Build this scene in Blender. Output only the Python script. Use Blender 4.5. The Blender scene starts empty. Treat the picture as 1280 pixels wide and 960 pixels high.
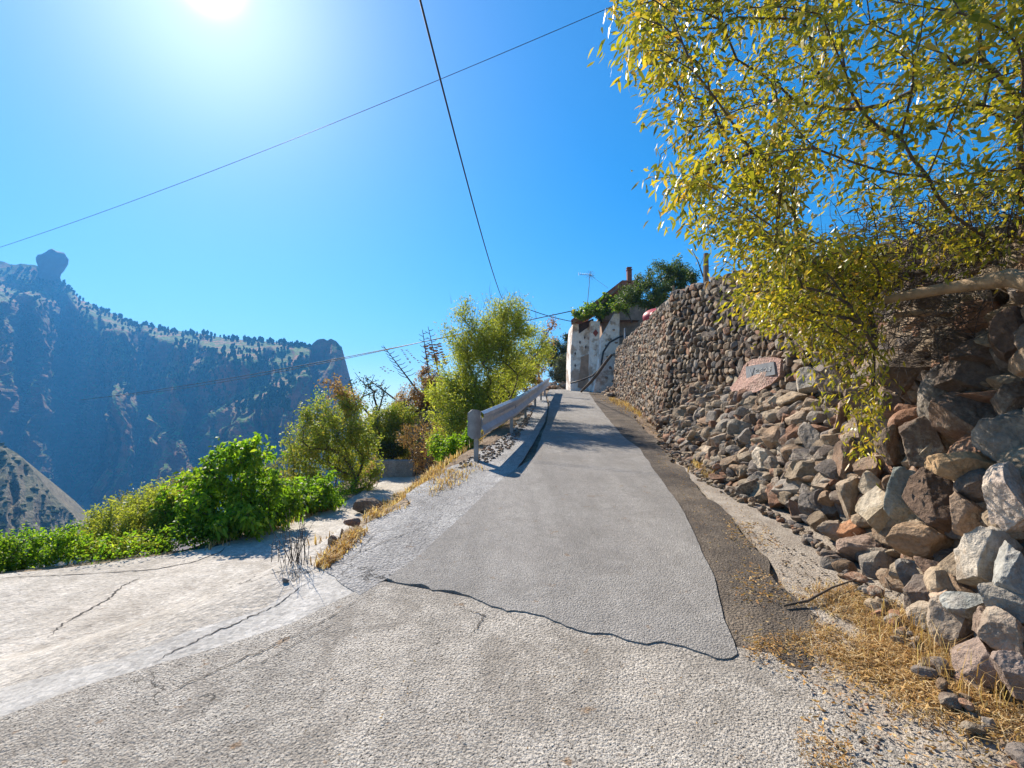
import bpy, math, random
import numpy as np
R = math.radians
rng = np.random.default_rng(7)
S = bpy.context.scene
C = S.collection

# ------------------------------------------------------------------ camera model
PIT = R(4.76); F = 600.0; CAMZ = 1.6
cp, sp_ = math.cos(PIT), math.sin(PIT)
def ray(u, v):
    a = (u-640)/F; b = (480-v)/F
    return np.array([a, cp-b*sp_, sp_+b*cp])
def P(u, v, Y):
    d = ray(u, v); k = Y/d[1]
    return np.array([d[0]*k, Y, CAMZ+d[2]*k])
SUN_EL, SUN_AZ = R(39.6), R(-34.2)          # azimuth measured from +Y towards +X
SUN = np.array([math.sin(SUN_AZ)*math.cos(SUN_EL), math.cos(SUN_AZ)*math.cos(SUN_EL), math.sin(SUN_EL)])

# ------------------------------------------------------------------ tagging and meshes
def tag(o, label=None, cat=None, group=None, kind=None):
    if label: o['label'] = label
    if cat: o['category'] = cat
    if group: o['group'] = group
    if kind: o['kind'] = kind
    return o
def empty(name, loc=(0, 0, 0)):
    o = bpy.data.objects.new(name, None); C.objects.link(o)
    o.location = [float(t) for t in loc]; o.empty_display_size = .1
    return o
def mesh_obj(name, V, Fc, mat, parent=None, smooth=False, attrs=None, origin=None):
    V = np.asarray(V, dtype=np.float32).reshape(-1, 3)
    if parent is not None: origin = np.array(parent.location)
    elif origin is None and len(V): origin = np.array([V[:, 0].mean(), V[:, 1].mean(), V[:, 2].min()])
    V = V-np.asarray(origin, dtype=np.float32)
    me = bpy.data.meshes.new(name)
    if isinstance(Fc, np.ndarray):
        n, k = Fc.shape
        me.vertices.add(len(V)); me.vertices.foreach_set('co', V.ravel())
        me.loops.add(n*k); me.loops.foreach_set('vertex_index', Fc.astype(np.int32).ravel())
        me.polygons.add(n)
        me.polygons.foreach_set('loop_start', np.arange(0, n*k, k, dtype=np.int32))
        me.polygons.foreach_set('loop_total', np.full(n, k, dtype=np.int32))
        me.update(calc_edges=True)
    else:
        me.from_pydata([tuple(map(float, p)) for p in V], [], Fc); me.update()
    me.polygons.foreach_set('use_smooth', np.full(len(me.polygons), bool(smooth)))
    # world position kept for the textures, so copies and parts share one grain
    a = me.attributes.new('wpos', 'FLOAT_VECTOR', 'POINT')
    a.data.foreach_set('vector', (V+np.asarray(origin, dtype=np.float32)).astype(np.float32).ravel())
    for k_, arr in (attrs or {}).items():
        arr = np.asarray(arr, dtype=np.float32)
        if arr.ndim == 1:
            a = me.attributes.new(k_, 'FLOAT', 'POINT'); a.data.foreach_set('value', arr)
        else:
            a = me.attributes.new(k_, 'FLOAT_COLOR', 'POINT')
            a.data.foreach_set('color', np.hstack([arr, np.ones((len(arr), 1), np.float32)]).astype(np.float32).ravel())
    if mat: me.materials.append(mat)
    o = bpy.data.objects.new(name, me); C.objects.link(o)
    if parent is not None: o.parent = parent
    else: o.location = [float(t) for t in origin]
    return o
class MB:
    """collects pieces that become ONE mesh"""
    def __init__(s): s.V = []; s.F = []; s.n = 0
    def add(s, V, Fs):
        V = np.asarray(V, float).reshape(-1, 3)
        s.V.append(V); s.F += [[int(i)+s.n for i in f] for f in Fs]; s.n += len(V)
    def box(s, c, d, rz=0, tilt=0):
        x, y, z = d[0]/2, d[1]/2, d[2]/2; b = min(x, y, z)*.18
        v = []
        for sz in (-1, 1):
            for (zz, ins) in ((sz*z, b), (sz*(z-b), 0)) if sz < 0 else ((z-b, 0), (z, b)):
                v += [(-x+ins, -y+ins, zz), (x-ins, -y+ins, zz), (x-ins, y-ins, zz), (-x+ins, y-ins, zz)]
        v = np.array(v)
        ct, st = math.cos(tilt), math.sin(tilt)
        v = np.c_[v[:, 0]*ct+v[:, 2]*st, v[:, 1], -v[:, 0]*st+v[:, 2]*ct]
        c_, s_ = math.cos(rz), math.sin(rz)
        v = np.c_[v[:, 0]*c_-v[:, 1]*s_, v[:, 0]*s_+v[:, 1]*c_, v[:, 2]]+np.array(c)
        f = [[3, 2, 1, 0], [12, 13, 14, 15]]
        for k in range(3):
            for i in range(4): f.append([k*4+i, k*4+(i+1) % 4, k*4+4+(i+1) % 4, k*4+4+i])
        s.add(v, f)
    def tube(s, pts, rad, k=8, cap=True):
        V, Fs = tube(pts, rad, k, cap); s.add(V, Fs)
    def build(s, name, mat, parent=None, smooth=False, attrs=None):
        return mesh_obj(name, np.vstack(s.V), s.F, mat, parent, smooth, attrs)
def tube(pts, rad, k=8, cap=True):
    pts = np.asarray(pts, float); n = len(pts)
    rad = np.broadcast_to(np.asarray(rad, float), (n,))
    T = np.gradient(pts, axis=0); T /= np.linalg.norm(T, axis=1)[:, None]+1e-9
    up = np.array([0, 0, 1.]) if abs(T[0, 2]) < .9 else np.array([1., 0, 0])
    V = []
    for i in range(n):
        a = np.cross(T[i], up); a /= np.linalg.norm(a)+1e-9; b = np.cross(T[i], a); up = b if False else up
        th = np.arange(k)/k*2*math.pi
        V.append(pts[i]+rad[i]*(np.cos(th)[:, None]*a+np.sin(th)[:, None]*b))
    Fs = [[i*k+j, i*k+(j+1) % k, (i+1)*k+(j+1) % k, (i+1)*k+j] for i in range(n-1) for j in range(k)]
    if cap: Fs += [list(range(k))[::-1], [(n-1)*k+j for j in range(k)]]
    return np.vstack(V), Fs
def cones(A, B, ra, rb, k=5):
    """many tapered segments A->B as one quad array"""
    A = np.asarray(A, float); B = np.asarray(B, float); D = B-A
    L = np.linalg.norm(D, axis=1)[:, None]+1e-9; D = D/L
    ref = np.where(np.abs(D[:, 2:3]) < .9, np.array([[0, 0, 1.]]), np.array([[1., 0, 0]]))
    X = np.cross(D, ref); X /= np.linalg.norm(X, axis=1)[:, None]; Y = np.cross(D, X)
    th = np.arange(k)/k*2*math.pi
    ring = np.cos(th)[None, :, None]*X[:, None]+np.sin(th)[None, :, None]*Y[:, None]
    V = np.concatenate([A[:, None]+ring*np.asarray(ra)[:, None, None], B[:, None]+ring*np.asarray(rb)[:, None, None]], 1)
    n = len(A); base = (np.arange(n)*2*k)[:, None, None]
    j = np.arange(k)
    q = np.stack([j, (j+1) % k, k+(j+1) % k, k+j], 1)[None]
    return V.reshape(-1, 3), (base+q).reshape(-1, 4)

# ------------------------------------------------------------------ noise
_perm = np.random.default_rng(3).random((64, 64, 64)).astype(np.float32)
def vnoise(p):
    p = np.asarray(p, float); i = np.floor(p).astype(int); f = p-i; f = f*f*(3-2*f); i &= 63; j = (i+1) & 63
    x0, y0, z0 = i.T; x1, y1, z1 = j.T; fx, fy, fz = f.T
    def L(a, b, t): return a+(b-a)*t
    return 2*L(L(L(_perm[x0, y0, z0], _perm[x1, y0, z0], fx), L(_perm[x0, y1, z0], _perm[x1, y1, z0], fx), fy),
               L(L(_perm[x0, y0, z1], _perm[x1, y0, z1], fx), L(_perm[x0, y1, z1], _perm[x1, y1, z1], fx), fy), fz)-1
def fbm(p, o=4):
    p = np.asarray(p, float); s = 0; a = 1; t = 0
    for _ in range(o): s = s+a*vnoise(p); t += a; a *= .5; p = p*2.03+17.3
    return s/t
def sm(x, a, b):
    t = np.clip((x-a)/(b-a), 0, 1); return t*t*(3-2*t)

# ------------------------------------------------------------------ terrain height
def zm(y): return np.where(y < 27, .128*y, 3.456+.128*5*(1-np.exp(-(np.maximum(y, 27)-27)/5)))
def XL(y): return np.interp(y, [-3, 0, 2, 3.6, 4.8, 5.65, 7.1, 7.9, 13.3, 18, 24, 30, 40], [-2.2, -2, -1.9, -1.7, -1.6, -1.3, -1.0, -.8, .05, .6, 1.1, 1.6, 2.5])
def XW(y): return np.interp(y, [-3, 0, 1, 2.3, 3.4, 4.7, 6.6, 8, 9.6, 10.7, 14.8, 20, 24, 28, 40], [2.0, 2.0, 2.05, 2.2, 2.58, 2.85, 2.75, 2.88, 3.1, 3.3, 3.95, 4.6, 4.9, 5.5, 8])
def KW(y): return np.interp(y, [3.5, 4.6, 6.3, 8.2, 9.6, 10.7], [.4, .5, .85, .8, .35, .12])
def XT(y): return XW(y)+np.interp(y, [4.6, 6.6, 8, 9.6, 10.7], [1.1, .95, .85, .45, .05])
def HT(y): return np.interp(y, [3.5, 5.5, 7, 12, 16, 22, 26], [2.2, 2.7, 3.0, 2.85, 2.55, 2.4, 2.4])
EDGE = np.array([(-40, -6), (-12, 3), (-6.6, 4.6), (-5.6, 5.2), (-4.7, 5.75), (-3.9, 6.4), (-3.45, 9.6), (-3.7, 13.7), (-4.8, 20), (-5, 40), (-5, 400)], float)
def edge_sd(x, y):
    best = np.full(x.shape, 1e9); sgn = np.ones(x.shape)
    for a, b in zip(EDGE[:-1], EDGE[1:]):
        d = b-a; t = np.clip(((x-a[0])*d[0]+(y-a[1])*d[1])/(d@d), 0, 1)
        ex = x-(a[0]+t*d[0]); ey = y-(a[1]+t*d[1]); q = np.hypot(ex, ey)
        c = d[0]*ey-d[1]*ex
        m = q < best; best = np.where(m, q, best); sgn = np.where(m, np.sign(c), sgn)
    return best*sgn
def H(x, y):
    x, y = np.broadcast_arrays(np.asarray(x, float), np.asarray(y, float))
    z = zm(y); zt = 0.0
    hd = z-zt
    w = np.interp(y, [3, 4.5, 6, 8, 14], [2.5, .6, .8, 1.7, 2.6])
    d = XL(y)-x
    z = z-hd*sm(d, 0, 1)*0-hd*sm(d/w, 0, 1)
    # earth bank between the side track and the road
    m = sm(y, 14.6, 18)*(1-sm(y, 26, 40))*sm(-x, -1.2, 2.2)
    z = z+m*(2.5+.5*fbm(np.stack([x*.9, y*.9, x*0], -1).reshape(-1, 3), 3).reshape(x.shape))*np.exp(-((x+2.8)/np.where(x < -2.8, 1.6, 3.4))**2)
    sd = edge_sd(x, y)
    drop = np.maximum(sd-.15, 0)
    z = z-np.minimum(.62*drop*drop/(drop+1.2), 112)
    # right-hand slope and terrace
    k = KW(y); s = np.maximum(x-XW(y)-.16, 0)/k
    ht = HT(y)
    h = np.minimum(s, ht); h = np.where(x > XT(y)+.42, ht, np.where((y > 4.6), np.minimum(h, np.maximum(0, (XT(y)-XW(y))/k)), h))
    z = z+h+np.maximum(x-XT(y)-.5, 0)*.22*(1-sm(x, 200, 900)*.5)*(1-sm(y, 30, 90)*.8)
    # everything beyond the crest sinks towards the valley
    z = z-np.maximum(y-48, 0)*.3*(1-sm(x, 0, 200))
    return np.maximum(z, -112)
def G(u, v):
    d = ray(u, v); t = np.concatenate([np.arange(.6, 20, .02), np.arange(20, 80, .1)])
    p = d[None]*t[:, None]+[0, 0, CAMZ]
    g = p[:, 2]-H(p[:, 0], p[:, 1]); i = np.argmax(g < 0)
    if g[i] >= 0: i = len(t)-1
    q = p[i]; return np.array([q[0], q[1], float(H(q[0], q[1]))])

# ------------------------------------------------------------------ materials
def new_mat(name):
    m = bpy.data.materials.new(name); m.use_nodes = True
    nt = m.node_tree; nt.nodes.clear(); return m, nt
class NT:
    def __init__(s, nt): s.t = nt
    def n(s, ty, **kw):
        nd = s.t.nodes.new(ty)
        for k, v in kw.items():
            if k.startswith('i_'):
                nd.inputs[k[2:].replace('_', ' ')].default_value = v
            else: setattr(nd, k, v)
        return nd
    def l(s, a, b): s.t.links.new(a, b)
    def pos(s, name='wpos'): return s.n('ShaderNodeAttribute', attribute_name=name).outputs['Vector']
    def noise(s, vec, scale, detail=4, rough=.55, dist=0):
        nd = s.n('ShaderNodeTexNoise'); nd.inputs['Scale'].default_value = scale; nd.inputs['Detail'].default_value = detail
        nd.inputs['Roughness'].default_value = rough; nd.inputs['Distortion'].default_value = dist
        s.l(vec, nd.inputs['Vector']); return nd.outputs['Fac']
    def vor(s, vec, scale, feature='F1', out='Distance', rnd=1):
        nd = s.n('ShaderNodeTexVoronoi', feature=feature); nd.inputs['Scale'].default_value = scale
        nd.inputs['Randomness'].default_value = rnd
        s.l(vec, nd.inputs['Vector']); return nd.outputs[out]
    def ramp(s, fac, stops, interp='LINEAR'):
        nd = s.n('ShaderNodeValToRGB'); cr = nd.color_ramp; cr.interpolation = interp
        while len(cr.elements) < len(stops): cr.elements.new(.5)
        for e, (p, c) in zip(cr.elements, stops):
            e.position = p; e.color = (*c, 1) if not isinstance(c, (int, float)) else (c, c, c, 1)
        s.l(fac, nd.inputs['Fac']); return nd.outputs['Color']
    def mix(s, fac, a, b, mode='MIX'):
        nd = s.n('ShaderNodeMix', data_type='RGBA', blend_type=mode)
        for sock, val in ((nd.inputs['Factor'], fac), (nd.inputs['A'], a), (nd.inputs['B'], b)):
            if isinstance(val, (int, float)): sock.default_value = val
            elif isinstance(val, tuple): sock.default_value = (*val, 1)
            else: s.l(val, sock)
        # A/B of RGBA are the 6th/7th sockets
        return nd.outputs['Result']
    def math(s, op, a, b=0):
        nd = s.n('ShaderNodeMath', operation=op)
        for sock, val in ((nd.inputs[0], a), (nd.inputs[1], b)):
            if isinstance(val, (int, float)): sock.default_value = val
            else: s.l(val, sock)
        return nd.outputs[0]
    def bump(s, h, strength=.5, dist=.01, normal=None):
        nd = s.n('ShaderNodeBump'); nd.inputs['Strength'].default_value = strength; nd.inputs['Distance'].default_value = dist
        s.l(h, nd.inputs['Height'])
        if normal is not None: s.l(normal, nd.inputs['Normal'])
        return nd.outputs['Normal']
    def out(s, color, rough=.9, normal=None, spec=.3, metal=0):
        b = s.n('ShaderNodeBsdfPrincipled'); o = s.n('ShaderNodeOutputMaterial')
        for k, v in (('Base Color', color), ('Roughness', rough), ('Metallic', metal)):
            if isinstance(v, (int, float)): b.inputs[k].default_value = v
            elif isinstance(v, tuple): b.inputs[k].default_value = (*v, 1)
            else: s.l(v, b.inputs[k])
        b.inputs['Specular IOR Level'].default_value = spec
        if normal is not None: s.l(normal, b.inputs['Normal'])
        s.l(b.outputs[0], o.inputs['Surface']); return b
def mixfix():
    pass
# patch: pick colour sockets of the Mix node by index
def _mix(s, fac, a, b, mode='MIX'):
    nd = s.n('ShaderNodeMix', data_type='RGBA', blend_type=mode)
    for idx, val in ((0, fac), (6, a), (7, b)):
        sock = nd.inputs[idx]
        if isinstance(val, (int, float)): sock.default_value = val if idx == 0 else (val, val, val, 1)
        elif isinstance(val, tuple): sock.default_value = (*val, 1)
        else: s.l(val, sock)
    return nd.outputs[2]
NT.mix = _mix

def mat_concrete(name, base, dark, light, agg=38, bumpd=.012, bs=.9, tintscale=.7, pit=.5, crack=True):
    m, nt = new_mat(name); t = NT(nt); p = t.pos()
    big = t.noise(p, tintscale, 5, .6); mid = t.noise(p, 6, 5, .65); fine = t.noise(p, 90, 4, .7)
    c = t.mix(t.ramp(big, [(.35, 0), (.65, 1)]), base, light)
    c = t.mix(t.ramp(mid, [(.3, .6), (.7, 0)]), c, dark)
    v = t.vor(p, agg); v2 = t.vor(p, agg*2.3)
    spk = t.ramp(t.noise(p, agg*1.7, 3, .7), [(.5, 0), (.62, pit)])
    c = t.mix(spk, c, tuple(x*.42 for x in dark))
    pits = t.math('MULTIPLY', t.ramp(t.vor(p, agg*.55), [(.10, 1), (.22, 0)]), t.ramp(t.noise(p, agg*.21, 3, .6), [(.46, 0), (.56, pit)]))
    c = t.mix(pits, c, tuple(x*.25 for x in dark))
    mps = t.n('ShaderNodeMapping'); mps.inputs['Scale'].default_value = (2.4, .22, 1); mps.inputs['Rotation'].default_value = (0, 0, -.12); t.l(p, mps.inputs['Vector'])
    c = t.mix(1, c, t.ramp(t.noise(mps.outputs[0], 1.0, 5, .65), [(.3, .80), (.7, 1.14)]), 'MULTIPLY')
    stain = t.ramp(t.noise(p, 1.9, 6, .72, .6), [(.50, 0), (.62, .55)]); c = t.mix(stain, c, tuple(x*.85 for x in dark))
    rustm = t.math('MULTIPLY', t.ramp(t.noise(p, 7.5, 3, .6), [(.66, 0), (.72, .7)]), pit); c = t.mix(rustm, c, (.24, .15, .08))
    spl = t.ramp(t.vor(p, agg*1.3, out='Color'), [(.0, .55), (.5, 1), (1, 1.35)])
    c = t.mix(.55, c, spl, 'MULTIPLY')
    h = t.math('ADD', t.math('MULTIPLY', v, -1.0), t.math('MULTIPLY', v2, -.5))
    h = t.math('SUBTRACT', h, t.math('MULTIPLY', pits, 1.2)); h = t.math('ADD', h, t.math('MULTIPLY', fine, .8)); h = t.math('ADD', h, t.math('MULTIPLY', mid, 1.6))
    if crack:
        pv = t.n('ShaderNodeVectorMath', operation='ADD'); t.l(p, pv.inputs[0])
        nz = t.n('ShaderNodeTexNoise'); nz.inputs['Scale'].default_value = 2.2; nz.inputs['Detail'].default_value = 7; nz.inputs['Roughness'].default_value = .62; t.l(p, nz.inputs['Vector']); t.l(nz.outputs['Color'], pv.inputs[1])
        ce = t.vor(pv.outputs[0], .42, 'DISTANCE_TO_EDGE')
        line = t.ramp(ce, [(.0, 1), (.0035, 0)])
        line = t.math('MULTIPLY', line, t.ramp(t.noise(p, .8, 2), [(.5, 0), (.56, 1)]))
        c = t.mix(line, c, tuple(x*.3 for x in dark)); h = t.math('SUBTRACT', h, t.math('MULTIPLY', line, 1.5))
    t.out(c, .93, t.bump(h, bs, bumpd), .15); return m
def mat_earth(name, a, b, c3, scale=1.2, bumpd=.03, agg=22):
    m, nt = new_mat(name); t = NT(nt); p = t.pos()
    n1 = t.noise(p, scale, 6, .65); n2 = t.noise(p, scale*9, 5, .7)
    c = t.ramp(n1, [(.3, a), (.5, b), (.7, c3)])
    c = t.mix(.6, c, t.ramp(n2, [(.3, .45), (.7, 1.3)]), 'MULTIPLY')
    v = t.vor(p, agg); c = t.mix(.5, c, t.ramp(t.vor(p, agg, out='Color'), [(0, .5), (1, 1.4)]), 'MULTIPLY')
    h = t.math('ADD', t.math('MULTIPLY', v, -1), t.math('MULTIPLY', n2, 1.4))
    t.out(c, .95, t.bump(h, 1, bumpd), .1); return m
def mat_rock(name='rock', gain=1.0, bumpd=.02, scale=1.0, patch=True):
    m, nt = new_mat(name); t = NT(nt); p = t.pos()
    tint = t.n('ShaderNodeAttribute', attribute_name='tint').outputs['Color']
    n1 = t.noise(p, 7*scale, 6, .65, .4); n2 = t.noise(p, 45*scale, 5, .7); n3 = t.noise(p, 2.2*scale, 4, .6)
    c = t.mix(1, tint, t.ramp(n1, [(.25, .5*gain), (.5, .95*gain), (.75, 1.35*gain)]), 'MULTIPLY')
    c = t.mix(.7, c, t.ramp(n2, [(.3, .6), (.7, 1.3)]), 'MULTIPLY')
    if patch:
        lich = t.math('MULTIPLY', t.ramp(n3, [(.52, 0), (.6, .6)]), t.ramp(t.noise(p, 30*scale, 3, .8), [(.42, 0), (.6, 1)]))
        c = t.mix(lich, c, (.42, .36, .27))
        rust = t.ramp(t.noise(p, 3.1*scale, 3, .6), [(.6, 0), (.72, .25)])
        c = t.mix(rust, c, (.26, .13, .07))
    wave = t.noise(p, 14*scale, 4, .6, 1.5)
    h = t.math('ADD', t.math('MULTIPLY', n1, 1.6), t.math('ADD', t.math('MULTIPLY', n2, .5), t.math('MULTIPLY', wave, .7)))
    t.out(c, .88, t.bump(h, 1, bumpd), .25); return m
def mat_leaf(name, cols, trans=.45, rough=.5, spec=.35):
    m, nt = new_mat(name); t = NT(nt)
    r = t.n('ShaderNodeAttribute', attribute_name='rnd').outputs['Fac']
    k = len(cols); c = t.ramp(r, [(i/(k-1), cc) for i, cc in enumerate(cols)])
    c = t.mix(.5, c, t.ramp(t.noise(t.pos(), 1.3, 2), [(.3, .55), (.7, 1.35)]), 'MULTIPLY')
    b = t.out(c, rough, None, spec)
    tr = t.n('ShaderNodeBsdfTranslucent'); mx = t.n('ShaderNodeMixShader'); mx.inputs[0].default_value = trans
    tc = t.mix(1, c, (1.25, 1.3, .7), 'MULTIPLY'); t.l(tc, tr.inputs['Color'])
    o = [n for n in nt.nodes if n.type == 'OUTPUT_MATERIAL'][0]
    t.l(b.outputs[0], mx.inputs[1]); t.l(tr.outputs[0], mx.inputs[2]); t.l(mx.outputs[0], o.inputs['Surface'])
    return m
def mat_simple(name, col, rough=.8, metal=0, var=.35, scale=8, bumpd=.004, spec=.3):
    m, nt = new_mat(name); t = NT(nt); p = t.pos(); n = t.noise(p, scale, 5, .65)
    c = t.mix(1, col, t.ramp(n, [(.25, 1-var), (.75, 1+var)]), 'MULTIPLY')
    t.out(c, rough, t.bump(t.noise(p, scale*6, 4, .6), .7, bumpd), spec, metal); return m
def mat_hill(name, rock_a, rock_b, veg_a, veg_b, soil_a, sc=1.0):
    m, nt = new_mat(name); t = NT(nt); p = t.pos()
    g = t.n('ShaderNodeNewGeometry'); sx = t.n('ShaderNodeSeparateXYZ'); t.l(g.outputs['True Normal'], sx.inputs[0])
    n1 = t.noise(p, .012*sc, 6, .65); n2 = t.noise(p, .09*sc, 5, .7); n3 = t.noise(p, .03*sc, 4, .6, 1.0)
    rock = t.mix(t.ramp(n1, [(.35, 0), (.65, 1)]), rock_a, rock_b)
    # strata
    mp = t.n('ShaderNodeMapping'); mp.inputs['Scale'].default_value = (.01*sc, .01*sc, .12*sc); t.l(p, mp.inputs['Vector'])
    st = t.noise(mp.outputs[0], 1.0, 5, .6)
    rock = t.mix(.8, rock, t.ramp(st, [(.3, .5), (.7, 1.5)]), 'MULTIPLY')
    veg = t.mix(t.ramp(n2, [(.42, 0), (.58, 1)]), veg_a, veg_b)
    soil = t.mix(t.ramp(n3, [(.40, 0), (.52, 1)]), soil_a, veg)  # bare soil colour between patches of scrub
    slope = t.math('ADD', sx.outputs['Z'], t.math('MULTIPLY', t.math('SUBTRACT', n2, .5), .5))
    c = t.mix(t.ramp(slope, [(.5, 0), (.72, 1)]), rock, soil)
    sp = t.ramp(t.noise(p, .22*sc, 3, .7), [(.52, 0), (.6, .8)])
    c = t.mix(sp, c, veg_a)
    h = t.math('ADD', t.math('MULTIPLY', n2, 1), t.math('MULTIPLY', st, .5))
    t.out(c, .95, t.bump(h, .8, 5/sc), .1); return m

M = {}
M['ground'] = mat_earth('dry_earth', (.17, .12, .085), (.25, .185, .13), (.32, .26, .19), 1.1, .03, 16)
M['apron'] = mat_concrete('rough_concrete', (.50, .45, .38), (.23, .20, .165), (.56, .51, .44), 70, .008, .75, .8, 1.0)
M['band'] = mat_concrete('cement_band', (.47, .44, .395), (.33, .305, .27), (.54, .51, .465), 30, .006, .6, 1.2, .2)
M['track'] = mat_concrete('old_concrete', (.49, .44, .375), (.33, .29, .24), (.63, .585, .52), 26, .01, .8, .5, .35)
M['strip'] = mat_concrete('grey_concrete', (.42, .40, .375), (.26, .245, .23), (.50, .48, .45), 40, .012, .9, 1.3, .7)
M['asphalt'] = mat_concrete('worn_asphalt', (.335, .31, .28), (.26, .24, .215), (.385, .36, .325), 85, .008, .9, .5, .7, crack=False)
M['shoulder'] = mat_concrete('dark_asphalt', (.12, .10, .082), (.075, .06, .05), (.27, .22, .165), 60, .012, .9, 1.6, .6, crack=False)
M['verge'] = mat_concrete('gravel', (.40, .34, .27), (.25, .20, .155), (.52, .46, .38), 60, .008, .8, 1.4, .3, crack=False)
M['rock'] = mat_rock('boulder_rock', 1.0, .022)
M['wallrock'] = mat_rock('wall_rock', 1.0, .012, 1.6)
M['core'] = mat_earth('wall_mortar', (.06, .047, .038), (.10, .078, .06), (.15, .115, .09), 2.5, .02, 30)
M['pink'] = mat_earth('pink_mortar', (.40, .24, .19), (.46, .30, .24), (.50, .38, .30), 3, .02, 40)
M['slate'] = mat_simple('slate', (.16, .165, .17), .8, 0, .3, 12, .004)
M['chalk'] = mat_simple('incised_line', (.42, .42, .40), .8)
M['galv'] = mat_simple('galvanised_steel', (.50, .53, .56), .45, .55, .2, 5, .001, .5)
M['galvd'] = mat_simple('weathered_steel', (.26, .275, .29), .6, .4, .3, 7, .002, .4)
M['bark'] = mat_simple('bark', (.10, .075, .055), .9, 0, .45, 14, .01)
M['bark_pale'] = mat_simple('pale_bark', (.30, .21, .125), .85, 0, .4, 10, .012)
M['twig'] = mat_simple('dry_twig', (.085, .07, .06), .9, 0, .5, 6, .004)
M['cable'] = mat_simple('cable', (.02, .022, .026), .6)
M['wood'] = mat_simple('weathered_wood', (.22, .15, .10), .9, 0, .4, 12, .01)
m_, nt_m = new_mat('whitewash'); t_ = NT(nt_m); p_m = t_.pos()
c_m = t_.mix(t_.ramp(t_.noise(p_m, 1.1, 6, .7), [(.50, 0), (.58, .85)]), (.82, .78, .72), (.42, .31, .23)); c_m = t_.mix(.5, c_m, t_.ramp(t_.noise(p_m, 5, 4, .7), [(.3, .6), (.7, 1.2)]), 'MULTIPLY')
t_.out(c_m, .95, t_.bump(t_.noise(p_m, 4, 5, .6), 1, .08), .1); M['plaster'] = m_
M['brown_plaster'] = mat_simple('bare_plaster', (.36, .25, .18), .95, 0, .4, 4, .03)
M['tile'] = mat_simple('roof_tile', (.30, .13, .08), .85, 0, .4, 4, .02)
M['brick'] = mat_simple('chimney_brick', (.22, .10, .07), .9, 0, .35, 6, .02)
M['pod'] = mat_simple('seed_pod', (.34, .22, .10), .9, 0, .5, 12, .02)
M['red'] = mat_simple('red_plastic', (.42, .05, .06), .5, 0, .2, 3, .002)
M['hose'] = mat_simple('black_hose', (.045, .043, .045), .55)
M['orn'] = mat_simple('dark_tile', (.10, .075, .07), .7)
M['diam'] = mat_simple('diamond_tile', (.28, .07, .05), .6)
def lf(n, *c, **k): M[n] = mat_leaf(n, c, **k)
lf('leaf_over', (.07, .09, .012), (.19, .20, .018), (.36, .32, .025), (.54, .40, .04), (.46, .23, .05), trans=.5, rough=.4, spec=.5)
lf('leaf_bright', (.07, .14, .01), (.13, .26, .015), (.24, .37, .025), (.38, .45, .04), trans=.6)
lf('leaf_olive', (.10, .12, .02), (.17, .18, .03), (.26, .25, .05), (.32, .22, .07), trans=.5)
lf('leaf_willow', (.16, .21, .03), (.27, .31, .04), (.40, .41, .06), (.50, .44, .12), trans=.55)
lf('leaf_almond', (.13, .19, .025), (.23, .30, .04), (.36, .37, .06), (.48, .32, .09), trans=.5)
lf('leaf_brown', (.17, .09, .045), (.32, .17, .07), (.42, .24, .10), (.24, .20, .07), trans=.4)
lf('leaf_dark', (.02, .035, .012), (.04, .065, .02), (.07, .10, .03), (.11, .15, .04), trans=.25, rough=.5)
lf('leaf_juniper', (.03, .055, .015), (.06, .10, .025), (.11, .16, .035), (.16, .21, .05), trans=.35)
lf('leaf_grey', (.07, .09, .05), (.12, .145, .08), (.18, .20, .11), trans=.3)
lf('leaf_vine', (.07, .13, .015), (.14, .25, .03), (.24, .34, .04), (.40, .22, .05), trans=.5)
lf('grass_dry', (.22, .12, .06), (.44, .26, .10), (.64, .43, .19), (.76, .62, .38), trans=.3, rough=.7, spec=.15)
lf('litter', (.24, .11, .04), (.42, .22, .07), (.56, .36, .14), (.50, .40, .24), trans=.2, rough=.7, spec=.15)
lf('agave_pod', (.10, .07, .04), (.16, .11, .05), (.24, .18, .06), trans=.2)
lf('pine', (.02, .035, .012), (.035, .06, .018), (.06, .09, .025), trans=.1, rough=1, spec=0)
lf('scrub', (.03, .045, .02), (.06, .075, .035), (.10, .11, .05), trans=.1, rough=1, spec=0)
M['hill'] = mat_hill('hill', (.17, .065, .035), (.27, .10, .05), (.04, .09, .02), (.12, .20, .04), (.36, .16, .08))
M['hill_near'] = mat_hill('hill_near', (.16, .13, .09), (.22, .17, .11), (.08, .085, .045), (.20, .18, .10), (.30, .24, .15), 3.5)

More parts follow.
